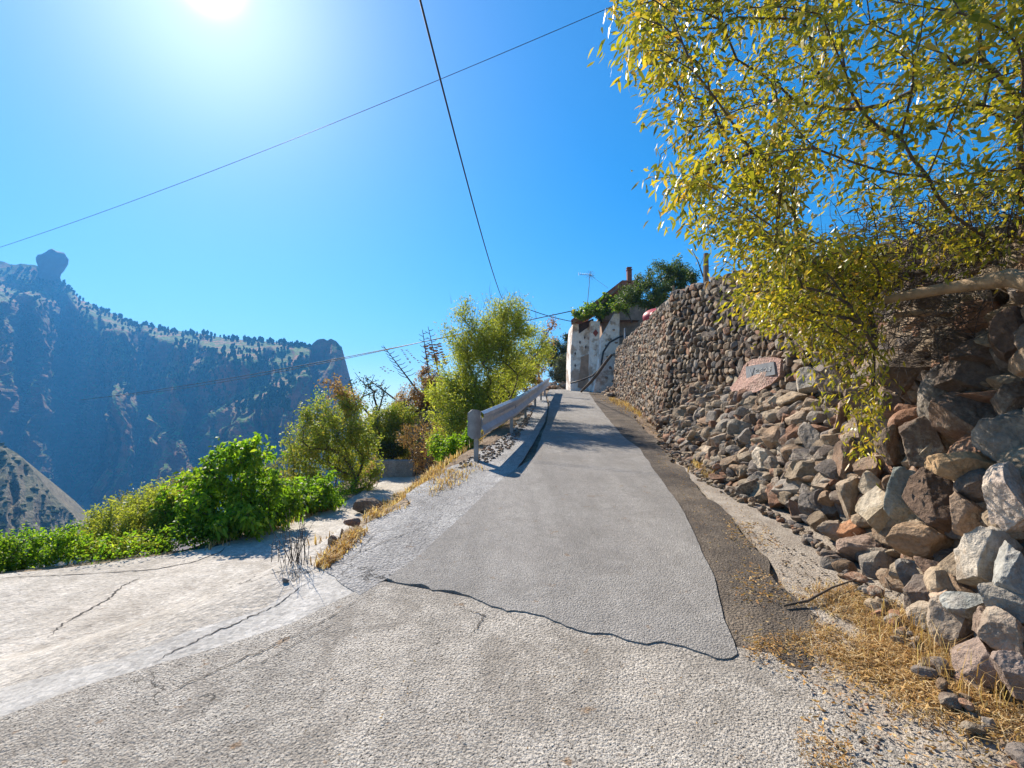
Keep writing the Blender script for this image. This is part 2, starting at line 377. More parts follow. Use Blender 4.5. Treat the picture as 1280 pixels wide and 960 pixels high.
# ------------------------------------------------------------------ leaves, grass and branches
def leaves(pos, axis, length, width, droop=.25, seed=0, fold=.25):
    """lance-shaped, bent and folded leaves; one mesh"""
    r = np.random.default_rng(seed); n = len(pos)
    ax = axis/(np.linalg.norm(axis, axis=1)[:, None]+1e-9)
    up = r.normal(size=(n, 3)); side = np.cross(ax, up); side /= np.linalg.norm(side, axis=1)[:, None]+1e-9
    nor = np.cross(side, ax)
    L = (length*r.uniform(.6, 1.25, n))[:, None]; W = (width*r.uniform(.7, 1.2, n))[:, None]
    g = np.array([0, 0, -1.])
    p0 = pos; p1 = pos+ax*L*.4+g*L*droop*.12; p2 = pos+ax*L*.75+g*L*droop*.45; p3 = pos+ax*L+g*L*droop
    V = np.stack([p0, p1-side*W*.5+nor*W*fold, p1+side*W*.5+nor*W*fold, p2-side*W*.36+nor*W*fold*.6, p2+side*W*.36+nor*W*fold*.6, p3], 1)
    b = np.arange(n)[:, None]*6
    tri = np.concatenate([b+[0, 2, 1], b+[1, 2, 4], b+[1, 4, 3], b+[3, 4, 5]], 0)
    rn = np.repeat(np.clip(r.beta(2.2, 2.2, n), 0, 1), 6)
    return V.reshape(-1, 3), tri, rn
def rand_dir(n, r, zb=0, zs=1):
    d = r.normal(size=(n, 3)); d[:, 2] = d[:, 2]*zs+zb
    return d/np.linalg.norm(d, axis=1)[:, None]
def skeleton(root, T, seed=0, jitter=.12, r_tip=.006, p=.45, up=.15):
    """joins every target to the growing skeleton; returns segments with radii"""
    r = np.random.default_rng(seed); root = np.asarray(root, float)
    order = np.argsort(np.linalg.norm(T-root, axis=1))
    first = root+np.array([0, 0, 1])*.05
    N = [root, first]; par = [-1, 0]; tips = []
    top = np.linalg.norm(T[order[0]]-root)
    for i in order:
        q = T[i]; A = np.array(N); d = np.linalg.norm(A-q, axis=1)
        cost = d+np.maximum(0, A[:, 2]-q[2])*.6+.10*np.linalg.norm(A-root, axis=1)*0
        j = int(np.argmin(cost)); a = A[j]; dist = d[j]; k = max(1, min(8, int(dist/.35)))
        prev = j
        sag = up*dist
        for s in range(1, k+1):
            t = s/k; m = a+(q-a)*t
            if s < k: m = m+r.normal(size=3)*jitter*dist/k+np.array([0, 0, 1])*sag*math.sin(math.pi*t)*.5
            N.append(m); par.append(prev); prev = len(N)-1
        tips.append(prev)
    N = np.array(N); par = np.array(par); w = np.zeros(len(N))
    tipm = np.zeros(len(N), bool); tipm[tips] = True; tipm[:2] = True
    for _ in range(6):
        cs = np.zeros_like(N); cn = np.zeros(len(N)); np.add.at(cs, par[1:], N[1:]); np.add.at(cn, par[1:], 1)
        m = (cn > 0) & (par >= 0); k_ = np.where(m)[0]
        sm_ = .5*N[k_]+.25*N[par[k_]]+.25*cs[k_]/cn[k_][:, None]; N[k_] = sm_
    w[tips] += 1
    for i in range(len(N)-1, 0, -1): w[par[i]] += w[i]
    rad = r_tip*np.maximum(w, 1)**p
    i = np.arange(1, len(N))
    return N[par[i]], N[i], np.minimum(rad[par[i]], rad[i]*1.35), rad[i], N[tips], N[par[tips]]
def blobs_px(bl, n, seed, depthk=1.0, shell=.35, gap=0.0, gs=1.5):
    """sample points in ellipsoids given as (u, v, ru, rv, Y[, ry])"""
    r = np.random.default_rng(seed); out = []
    vol = np.array([b[2]*b[3] for b in bl], float); vol /= vol.sum()
    for b, f in zip(bl, vol):
        u, v, ru, rv, Y = b[:5]; c = P(u, v, Y); rx = ru*Y/F; rz = rv*Y/F; ry = b[5] if len(b) > 5 else rx*depthk
        m = int(n*f*2.5)+8; d = r.normal(size=(m, 3)); d /= np.linalg.norm(d, axis=1)[:, None]
        q = (r.random(m)**(shell))[:, None]*d*[rx, ry, rz]+c
        if gap: q = q[fbm(q*gs+seed*3.1, 3) > -1+gap]
        out.append(q[:max(3, int(n*f))])
    return np.vstack(out)
def foliage(T, D, per, spread, length, width, droop, seed, out=.5, zb=0., zs=1.):
    r = np.random.default_rng(seed+11); n = len(T)*per
    base = np.repeat(T, per, 0); dd = np.repeat(D, per, 0)
    t = r.random((n, 1))
    pos = base-dd*spread*1.6*t+r.normal(size=(n, 3))*spread*.42
    ax = rand_dir(n, r, zb, zs)+dd*out
    return leaves(pos, ax, length, width, droop, seed)
def plant(name, label, cat, root, T, per, spread, length, width, leafmat, barkmat='bark', seed=1, droop=.3, r_tip=.004,
          trunk_part='trunk', crown_part='crown', zb=0., zs=1., outk=.6, group=None, p=.45, extra_root=None, ksides=5, ground=True):
    root = np.asarray(root, float)
    e = empty(name, root); tag(e, label, cat, group)
    A, B, ra, rb, tips, pt = skeleton(root-np.array([0, 0, .15]), T, seed, r_tip=r_tip, p=p)
    V, Q = cones(A, B, ra, rb, ksides)
    mesh_obj(trunk_part, V, Q, M[barkmat], e, True)
    D = tips-pt; D /= np.linalg.norm(D, axis=1)[:, None]+1e-9
    V, Tt, rn = foliage(tips, D, per, spread, length, width, droop, seed, outk, zb, zs)
    mesh_obj(crown_part, V, Tt, M[leafmat], e, False, {'rnd': rn})
    return e
def grass(name, label, pts, h, seed, mat='grass_dry', lean=.5, w=.006, cat='grass', kind='stuff', curve=.5, thin=-.05, nf=2.5, jit=.03):
    r = np.random.default_rng(seed); pts = pts+r.normal(size=pts.shape)*jit; dn_ = fbm(np.c_[pts*nf, pts[:, :1]*0+seed*5.5], 4); pts = pts[dn_+r.normal(size=len(pts))*.10 > thin]; n = len(pts)
    z = H(pts[:, 0], pts[:, 1]); base = np.c_[pts, z-.01]
    d = rand_dir(n, r, 0, 0.0); L = (h*r.uniform(.4, 1.2, n))[:, None]
    d = d*r.uniform(.1, 1, n)[:, None]*lean
    side = np.cross(d+[1e-3, 0, 0], [0, 0, 1.]); side /= np.linalg.norm(side, axis=1)[:, None]+1e-9
    W = w*r.uniform(.6, 1.4, n)[:, None]
    up = np.array([0, 0, 1.])
    m = base+(up*.6+d*.3)*L; tip = base+(up*(1-curve*.5*np.abs(r.random((n, 1))))+d*1.1)*L
    V = np.stack([base-side*W, base+side*W, m-side*W*.8, m+side*W*.8, tip], 1).reshape(-1, 3)
    b = np.arange(n)[:, None]*5
    T = np.concatenate([b+[0, 1, 3], b+[0, 3, 2], b+[2, 3, 4]], 0)
    o = mesh_obj(name, V, T, M[mat], None, False, {'rnd': np.repeat(r.random(n), 5)})
    tag(o, label, cat, kind=kind); return o
def inpoly(poly, n, seed, px=True):
    r = np.random.default_rng(seed)
    W = np.array([G(u, v)[:2] for u, v in poly]) if px else np.array(poly, float)
    lo, hi = W.min(0), W.max(0); out = []
    while sum(len(o) for o in out) < n:
        q = lo+r.random((n*3, 2))*(hi-lo); ins = np.zeros(len(q), bool); j = len(W)-1
        for i in range(len(W)):
            c = ((W[i, 1] > q[:, 1]) != (W[j, 1] > q[:, 1])) & (q[:, 0] < (W[j, 0]-W[i, 0])*(q[:, 1]-W[i, 1])/(W[j, 1]-W[i, 1]+1e-12)+W[i, 0])
            ins ^= c; j = i
        out.append(q[ins])
        if len(out) > 60: break
    return np.vstack(out)[:n]

# ------------------------------------------------------------------ rocks
def ico(sub):
    import bmesh
    bm = bmesh.new(); bmesh.ops.create_icosphere(bm, subdivisions=sub, radius=1)
    V = np.array([v.co[:] for v in bm.verts]); Fc = np.array([[v.index for v in f.verts] for f in bm.faces]); bm.free(); return V, Fc
ICO = {k: ico(k) for k in (1, 2, 3, 4, 5, 6)}
def rock(c, dims, seed, sub=3, rough=.06, rz=None, cuts=None, flat=0., tiltx=None):
    r = np.random.default_rng(seed); V, Fc = ICO[sub]; V = V.copy()
    n = cuts or r.integers(8, 13); N = rand_dir(n, r); D = r.uniform(.42, .78, n)
    for nn, d in zip(N, D):
        e = V@nn-d; V -= np.maximum(e, 0)[:, None]*nn
    V /= np.abs(V).max(0)
    V += V/np.linalg.norm(V, axis=1)[:, None]*(fbm(V*1.7+seed*1.37, 3)*rough*2.2+fbm(V*5.5+seed, 3)*rough*.9)[:, None]
    V = V*np.asarray(dims)
    a = r.uniform(0, 6.28) if rz is None else rz; b = r.normal()*.25 if tiltx is None else tiltx
    ca, sa, cb, sb = math.cos(a), math.sin(a), math.cos(b), math.sin(b)
    V = np.c_[V[:, 0], V[:, 1]*cb-V[:, 2]*sb, V[:, 1]*sb+V[:, 2]*cb]
    V = np.c_[V[:, 0]*ca-V[:, 1]*sa, V[:, 0]*sa+V[:, 1]*ca, V[:, 2]]
    return V+np.asarray(c), Fc
def rock_field(items, sub, mat, name, parent=None, rough=.06, square=1.0, crisp=False):
    """items: (centre, dims, tint, rz) -> ONE mesh"""
    Vs, Fs, Ts = [], [], []; n = 0
    proto = [rock((0, 0, 0), (1, 1, 1), 900+i, sub, rough, rz=0, tiltx=0, cuts=(7 if crisp else None))[0] for i in range(60)]
    Fc = ICO[sub][1]; r = np.random.default_rng(5)
    if square != 1: proto = [np.sign(V)*np.abs(V)**square for V in proto]
    for c, d, t, rz in items:
        V = proto[r.integers(60)]*np.asarray(d); th = r.normal()*(.5 if crisp else .35)
        cb, sb = math.cos(th), math.sin(th); ca, sa = math.cos(rz), math.sin(rz)
        V = np.c_[V[:, 0], V[:, 1]*cb-V[:, 2]*sb, V[:, 1]*sb+V[:, 2]*cb]
        V = np.c_[V[:, 0]*ca-V[:, 1]*sa, V[:, 0]*sa+V[:, 1]*ca, V[:, 2]]
        Vs.append(V+np.asarray(c)); Fs.append(Fc+n); n += len(V); Ts.append(np.tile(t, (len(V), 1)))
    return mesh_obj(name, np.vstack(Vs), np.vstack(Fs), mat, parent, not crisp, {'tint': np.vstack(Ts)})
TINTS = np.array([1.10, 1.0, .87])*np.array([(.20, .145, .105), (.235, .175, .125), (.17, .155, .15), (.26, .215, .165), (.15, .125, .11), (.22, .205, .19), (.25, .15, .105), (.29, .245, .19)])

# ================================================================== SETTING
def axis_grid(a, b, st, lo, hi, g=1.09):
    m = list(np.arange(a, b+1e-6, st)); s = st; x = b
    while x < hi: s *= g; x += s; m.append(min(x, hi))
    s = st; x = a; pre = []
    while x > lo: s *= g; x -= s; pre.append(max(x, lo))
    return np.array(pre[::-1]+m)
xs = axis_grid(-7, 7, .1, -2600, 2600); ys = axis_grid(-2, 26, .1, -250, 2600)
X, Y = np.meshgrid(xs, ys); Z = H(X, Y)
near = (np.abs(X) < 12) & (Y < 40)
Z = Z-.045+np.where(near & (X > XW(Y)), 0, 0)
nz = fbm(np.stack([X*1.1, Y*1.1, Z*1.1], -1).reshape(-1, 3), 4).reshape(X.shape)
offroad = sm(np.maximum(XL(Y)-.1-X, X-XW(Y)+.2), 0, .5)
offtrack = np.where(X < XL(Y), sm(edge_sd(X, Y), 0, 1.2)+sm(Y, 14, 16), 1)
Z = Z+nz*.07*offroad*np.clip(offtrack, 0, 1)+np.where(~near, fbm(np.stack([X*.03, Y*.03, Z*0], -1).reshape(-1, 3), 4).reshape(X.shape)*sm(np.hypot(X, Y), 30, 300)*8, 0)
nx, ny = len(xs), len(ys)
ii = (np.arange(ny-1)[:, None]*nx+np.arange(nx-1)[None]).ravel()
Q = np.stack([ii, ii+1, ii+nx+1, ii+nx], 1)
g = mesh_obj('ground', np.stack([X, Y, Z], -1).reshape(-1, 3), Q, M['ground'], None, True, origin=(0, 0, 0)); tag(g, 'dry stony earth under and beside the road', 'ground', kind='structure')

def resample(pl, n):
    pl = np.asarray(pl, float); s = np.r_[0, np.cumsum(np.linalg.norm(np.diff(pl, axis=0), axis=1))]
    t = np.linspace(0, s[-1], n); return np.c_[np.interp(t, s, pl[:, 0]), np.interp(t, s, pl[:, 1])]
def pxl(pts): return [tuple(G(u, v)[:2]) for u, v in pts]
def sheet(name, label, A, B, n, m, off, mat, jl=.0, jr=.0, js=.0, je=.0, skirt=.06, cat=None, seed=0):
    A = resample(A, n); B = resample(B, n)
    t = np.linspace(0, 1, m)[None, :, None]
    W = A[:, None]*(1-t)+B[:, None]*t
    def nz1(p, f): return fbm(np.c_[p*f, np.full(len(p), seed*7.7)], 4)
    d = (B-A); d /= np.linalg.norm(d, axis=1)[:, None]
    fall = np.linspace(1, 0, m)**3
    W += (nz1(A, 2.2)*jl)[:, None, None]*d[:, None]*fall[None, :, None]+(nz1(B, 2.2)*jr)[:, None, None]*d[:, None]*fall[::-1][None, :, None]
    e0 = (A[1]-A[0]+B[1]-B[0]); e0 /= np.linalg.norm(e0); fs = np.exp(-np.arange(n)/max(3, n*.04))
    if js: W += (nz1(W[0], 2.5)*js+nz1(W[0], 14)*js*.16)[None, :, None]*e0*fs[:, None, None]
    V = np.dstack([W, H(W[..., 0], W[..., 1])+off])
    V = np.pad(V, ((1, 1), (1, 1), (0, 0)), mode='edge')
    V[0, :, 2] -= skirt; V[-1, :, 2] -= skirt; V[1:-1, 0, 2] -= skirt; V[1:-1, -1, 2] -= skirt
    N, Mm = n+2, m+2
    i = (np.arange(N-1)[:, None]*Mm+np.arange(Mm-1)[None]).ravel()
    Q = np.stack([i, i+1, i+Mm+1, i+Mm], 1)
    o = mesh_obj(name, V.reshape(-1, 3), Q, mat, None, False, origin=(0, 0, 0)); tag(o, label, cat, kind='structure'); return o
yy = np.linspace(5.0, 14.6, 20)
tl = [(-30, -3.2), (-12, 2.9)]+[tuple(p) for p in EDGE[2:8]]+[(-3.9, 14.8)]
sheet('side_track', 'pale old concrete side track running downhill to the left',
      tl, [(-30, -16), (-9, -6), (-3.0, -2), (-1.5, 1), (-1.3, 3.5), (-1.7, 4.9), (-2.1, 7), (-2.5, 9), (-2.6, 12), (-2.8, 14.8)], 260, 60, -.006, M['track'], jl=.18, jr=.05, cat='track')
low = pxl([(0, 898), (101, 862), (240, 821), (360, 780), (457, 735)]); upb = pxl([(0, 862), (139, 825), (326, 761), (395, 718), (420, 712)])
def ext(pl, k):
    a, b = np.array(pl[0]), np.array(pl[1]); return [tuple(a+(a-b)*k)]+list(pl)
sheet('cement_band', 'smooth pale cement band across the mouth of the side track', ext(upb, 3), ext(low, 3), 120, 12, 0., M['band'], jl=.06, jr=.04, cat='pavement')
ap_l = ext(low, 3)+pxl([(480, 728)])
sheet('concrete_apron', 'rough weathered concrete apron in the foreground', ap_l, [(-2.5, -3), (1.2, -2), (1.75, 0), (1.65, 1.2), (1.55, 2.1), (1.35, 2.75)], 120, 90, .004, M['apron'], jl=.03, jr=.12, cat='pavement')
# fill between apron and shoulder
sheet('concrete_verge', 'broken grey concrete strip left of the asphalt', pxl([(400, 716), (425, 690), (468, 648), (512, 630)])+[(-1.28, 5.9), (-1.0, 7.1), (-.62, 8.3), (-.2, 10.3), (.15, 12.6), (.7, 17.5), (1.2, 23)],
      [(-1.05, 3.35), (-.75, 4.0), (-.45, 5.0), (-.1, 6.4), (.2, 8), (.55, 10.5), (.9, 13), (1.35, 18), (1.6, 23)], 220, 18, .005, M['strip'], jl=.15, jr=.02, js=.08, skirt=.015, cat='pavement', seed=3)
asl = pxl([(482, 728), (520, 698), (575, 650), (632, 596)])+[(.35, 8), (.65, 10.5), (.95, 13), (1.4, 18), (1.75, 24), (2.4, 30), (4.5, 42)]
asr = pxl([(920, 826), (890, 722), (856, 642), (820, 592), (800, 562)])+[(2.35, 10), (2.75, 14), (3.3, 19), (3.9, 24), (4.7, 30), (7.3, 42)]
sheet('asphalt_road', 'worn grey asphalt lane climbing to the crest', asl, asr, 320, 60, .012, M['asphalt'], jl=.03, jr=.03, js=.17, skirt=.03, cat='road', seed=1)
shr = pxl([(1010, 838), (1008, 765), (962, 700), (905, 640), (870, 605), (845, 578)])+[(2.85, 9.2), (3.15, 11), (3.6, 14), (4.2, 18), (4.6, 23), (5.4, 30), (8.2, 42)]
shl = [(q[0]-.25, q[1]) for q in asr]
sheet('dark_shoulder', 'dark tarred shoulder between the asphalt and the stones', shl, shr, 260, 20, .0015, M['shoulder'], jl=.03, jr=.16, js=.12, skirt=.02, cat='shoulder', seed=4)
sheet('gravel_verge', 'dusty gravel verge at the foot of the stone wall', [(1.3, -2.5), (1.4, 1), (1.15, 2.6)]+shr[1:6], [(2.2, -2.5), (2.2, 1), (2.35, 2.2), (2.7, 3.4), (2.95, 4.7), (2.85, 6.4), (2.95, 7.9), (3.1, 9.2)], 140, 30, -.001, M['verge'], jl=.1, cat='verge', seed=6)

def crack(name, parent_name, px, w, off, seed):
    r = np.random.default_rng(seed); L_ = resample(pxl(px), max(12, len(px)*9)); L_ = L_+r.normal(size=L_.shape)*.007
    t = np.gradient(L_, axis=0); t /= np.linalg.norm(t, axis=1)[:, None]+1e-9; n_ = np.c_[t[:, 1], -t[:, 0]]
    ww = (w*r.uniform(.25, 1.2, len(L_))*np.sin(np.linspace(.05, math.pi-.05, len(L_)))**.5)[:, None]
    A_ = L_-n_*ww; B_ = L_+n_*ww; V = np.concatenate([np.c_[A_, H(A_[:, 0], A_[:, 1])+off], np.c_[B_, H(B_[:, 0], B_[:, 1])+off]]); k = len(L_)
    mesh_obj(name, V, [[i, i+1, k+i+1, k+i] for i in range(k-1)], M['crack'], bpy.data.objects[parent_name])
M['crack'] = mat_simple('crack', (.06, .052, .045), .95)
for px, w_, par_, of_ in [([(0, 722), (100, 718), (190, 712), (240, 703), (275, 690), (288, 680)], .012, 'side_track', -.002), ([(60, 797), (78, 780), (112, 762), (140, 745), (152, 733), (175, 722)], .010, 'side_track', -.002),
                    ([(190, 830), (250, 800), (300, 778), (345, 758), (385, 728)], .006, 'side_track', .003), ([(420, 690), (455, 690), (500, 672), (540, 655)], .005, 'concrete_verge', .012), ([(440, 700), (470, 668), (500, 660)], .004, 'concrete_verge', .012),
                    ([(190, 882), (260, 845), (330, 815), (400, 780), (462, 745)], .004, 'concrete_apron', .009), ([(574, 762), (606, 772), (598, 786), (585, 800)], .004, 'concrete_apron', .009), ([(240, 870), (330, 830), (430, 775)], .003, 'concrete_apron', .009),
                    ([(800, 562), (830, 590), (870, 640)], .004, 'dark_shoulder', .006), ([(520, 615), (560, 612), (600, 618)], .003, 'concrete_verge', .012)]:
    crack('crack', par_, px, w_, of_, int(px[0][0])+7)

# ------------------------------------------------------------------ far hills
def hill(name, label, sky, Yr, uu, vbot, tfun, mat, back=250, nv=230, dispk=1.0, seed=0, fs=1.0):
    U = np.arange(*uu); vs = np.interp(U, [a for a, b in sky], [b for a, b in sky])
    if dispk: vs = vs+fbm(np.c_[U*.09, U*0, U*0+seed], 4)*2.6*dispk
    Ef = lambda v: (sp_+(480-v)/F*cp)/(cp-(480-v)/F*sp_)
    Yc = np.interp(U, [a for a, b in Yr], [b for a, b in Yr]).astype(float)
    rows = []
    k = cp-(480-vs)/F*sp_
    for i in range(8, 0, -1):       # far side, falling away behind the ridge
        Yb = Yc+back*i/8; z = CAMZ+Yc*Ef(vs)-(i/8)*back*.45
        rows.append(np.stack([(U-640)/F*Yc/k*(1+back*i/8/Yc*.5), Yb, z], -1))
    vprev = vs; Yp = Yc.copy()
    for j in range(nv+1):
        v = vs+(vbot-vs)*j/nv
        a0, a1 = Ef(vprev), Ef(v); t = np.maximum(tfun(U, .5*(v+vprev)), a0+.10)
        Yp = Yp*(a0-t)/(a1-t); vprev = v
        kk = cp-(480-v)/F*sp_
        rows.append(np.stack([(U-640)/F*Yp/kk, Yp, CAMZ+Yp*Ef(v)], -1))
    V = np.array(rows); n0, n1 = V.shape[:2]
    amp = np.interp(np.arange(n0), [8, 40], [0, 1])[:, None]*dispk
    q = V.reshape(-1, 3)
    # relief: push along the view axis so outlines hold
    dsp = ((fbm(q*.006*fs+seed+4, 3)*45+fbm(q*.012*fs+seed, 4)*20+fbm(q*.05*fs+seed, 4)*9)/fs**.5).reshape(n0, n1)*amp*(Yc/1000)[None]
    V[..., 1] += dsp; V[..., 0] += dsp*.3
    i = (np.arange(n0-1)[:, None]*n1+np.arange(n1-1)[None]).ravel()
    Q = np.stack([i, i+n1, i+n1+1, i+1], 1)
    o = mesh_obj(name, V.reshape(-1, 3), Q, mat, None, False, origin=(0, 0, -112)); tag(o, label, None, kind='structure'); return o, V
def band(U, v, pts, w):
    c = np.interp(U, [p[0] for p in pts], [p[1] for p in pts]); ins = sm(U, pts[0][0]-8, pts[0][0])*(1-sm(U, pts[-1][0], pts[-1][0]+8))
    return np.exp(-((v-c)/w)**2)*ins
def t_far(U, v):
    sk = np.interp(U, [a for a, b in SKY], [b for a, b in SKY])
    lb = np.interp(U, [-500, 0, 40, 110, 140, 200, 250, 310, 395], [370, 372, 376, 388, 408, 424, 437, 446, 436])
    n = fbm(np.c_[U*.045, v*.06, U*0], 4); n2 = fbm(np.c_[U*.13, v*.16, U*0+5], 3)
    lit = (1-sm(v+n*16, lb-4, lb+5))
    rim = (1-sm(U, 70, 95))*(v < sk+26+n*10)
    lit = lit*(1-rim)
    lit = np.maximum(lit, band(U, v, [(150, 480), (180, 510), (215, 545), (262, 600)], 14))
    lit = np.maximum(lit, band(U, v, [(262, 512), (330, 486), (370, 470), (425, 440)], 12))
    lit = np.maximum(lit, .9*band(U, v, [(290, 445), (345, 452), (400, 438)], 11))
    lit = np.maximum(lit, .8*band(U, v, [(250, 548), (300, 530), (345, 508)], 5))
    lit = np.maximum(lit, .8*sm(n2+n*.5, .40, .6)*sm(v, 380, 420))
    lit = np.maximum(lit, .9*band(U, v, [(185, 540), (215, 575), (300, 640)], 8)*(n2 > -.1))
    lt = np.maximum((530-v)/600+.17, .12); dk = .98+1.1*sm(fbm(np.c_[U*.035, v*.03, U*0+3], 3), -.1, .35); lit = lit*(1-sm(U, 386, 394)*(1-sm(U, 436, 440))); return dk+(lt-dk)*np.clip(lit, 0, 1)
SKY = [(-560, 300), (-200, 318), (0, 325), (12, 331), (30, 329), (46, 332), (70, 344), (84, 358), (100, 374), (130, 389), (170, 404), (220, 413), (290, 423), (345, 429), (388, 433), (392, 429), (397, 425), (405, 424), (409, 426), (413, 424), (420, 425), (424, 430), (428, 434), (430.5, 452), (432, 486), (440, 520), (500, 545), (700, 550), (900, 552)]
hills, HV = hill('hills', 'steep forested cliffs across the valley in blue haze', SKY, [(-560, 1250), (80, 1120), (300, 950), (430, 800), (900, 780)], (-560, 900, 1.6), 690, t_far, M['hill'], seed=2)
def t_spur(U, v): return .62+.5*sm(fbm(np.c_[U*.06, v*.07, U*0+9], 4), .0, .4)
_, HV2 = hill('hillside', 'dry brown hillside spur low in the valley', [(-560, 430), (-200, 500), (0, 553), (22, 566), (50, 598), (75, 628), (100, 655), (130, 680), (200, 720)], [(-560, 330), (200, 270)], (-560, 200, 2.0), 735, t_spur, M['hill_near'], back=80, nv=130, dispk=.8, seed=8, fs=4)

# rock pinnacle on the ridge
pc_ = P(61, 352, 1115); hh_ = [0, 8, 16, 24, 32, 44, 56, 64, 69, 72]; rr_ = [23, 22, 20, 21, 25, 28, 28, 24, 16, 3]; n_ = 28; V = []
for hz_, rz_ in zip(np.linspace(0, 72, 24), np.interp(np.linspace(0, 72, 24), hh_, rr_)):
    for j in range(n_):
        a_ = j/n_*6.2832; V.append((math.cos(a_)*rz_+(6 if hz_ > 30 else 6*hz_/30)-3, math.sin(a_)*rz_*.9, hz_))
V = np.array(V); V = V*(1+fbm(V*.06+3, 4)*.22)[:, None]*[1, 1, 1]+pc_
Fc = [[i*n_+j, i*n_+(j+1) % n_, (i+1)*n_+(j+1) % n_, (i+1)*n_+j] for i in range(23) for j in range(n_)]+[[23*n_+j for j in range(n_)]]
o = mesh_obj('rock_pinnacle', V, Fc, M['rock'], None, False, {'tint': np.tile((.16, .12, .10), (len(V), 1))})
tag(o, 'tall rounded rock pinnacle standing on the hazy mountain ridge', 'rock pinnacle')

# pine woods on the far slopes: countless, one object
r = np.random.default_rng(23); cand = HV2[8:].reshape(-1, 3); Vs, Ts = [], []; n = 0
for c in cand[r.choice(len(cand), 1500)]:
    s_ = r.uniform(.5, 1.6); V = ICO[1][0]*[s_, s_, s_*.6]*r.uniform(.8, 1.3, 3)+r.normal(size=(12, 3))*s_*.15+c; Vs.append(V); Ts.append(ICO[1][1]+n); n += 12
o = mesh_obj('scrub', np.vstack(Vs), np.vstack(Ts), M['scrub'], None, False, {'rnd': np.random.default_rng(1).random(n)}); tag(o, 'low scrub dotting the near brown hillside', 'scrub', kind='stuff')
r = np.random.default_rng(21)
cand = HV[8:, :, :].reshape(-1, 3); Uc = np.tile(np.arange(-560, 900, 1.6)[:HV.shape[1]], HV.shape[0]-8)
row = np.repeat(np.arange(HV.shape[0]-8), HV.shape[1])
edgei = np.where((row < 3) & (Uc < 392) & (Uc > 80))[0]; slope = np.where((row >= 3) & (row < 75) & (Uc < 385) & (Uc > -100))[0]
pick = np.concatenate([r.choice(edgei, 190), r.choice(slope, 3200)])
dens = fbm(cand[pick]*.02, 3); pick = pick[(dens > -.12) | (np.arange(len(pick)) < 150)]
Vs, Ts, Rn = [], [], []; n = 0
for c in cand[pick]:
    s = r.uniform(.45, 1.1)*(9 if len(Vs) < 150 else 7); V = ICO[1][0]*[s*.36, s*.36, s*.62]*r.uniform(.8, 1.2, 3)+r.normal(size=(12, 3))*s*.07; V[:, 0] *= 1; V = V+c+[0, 0, s*.45]
    Vs.append(V); Ts.append(ICO[1][1]+n); n += 12; Rn.append(np.full(12, r.random()))
o = mesh_obj('pine_woods', np.vstack(Vs), np.vstack(Ts), M['pine'], None, False, {'rnd': np.concatenate(Rn)}); tag(o, 'dark pine woods along the far ridge and slopes', 'trees', kind='stuff')

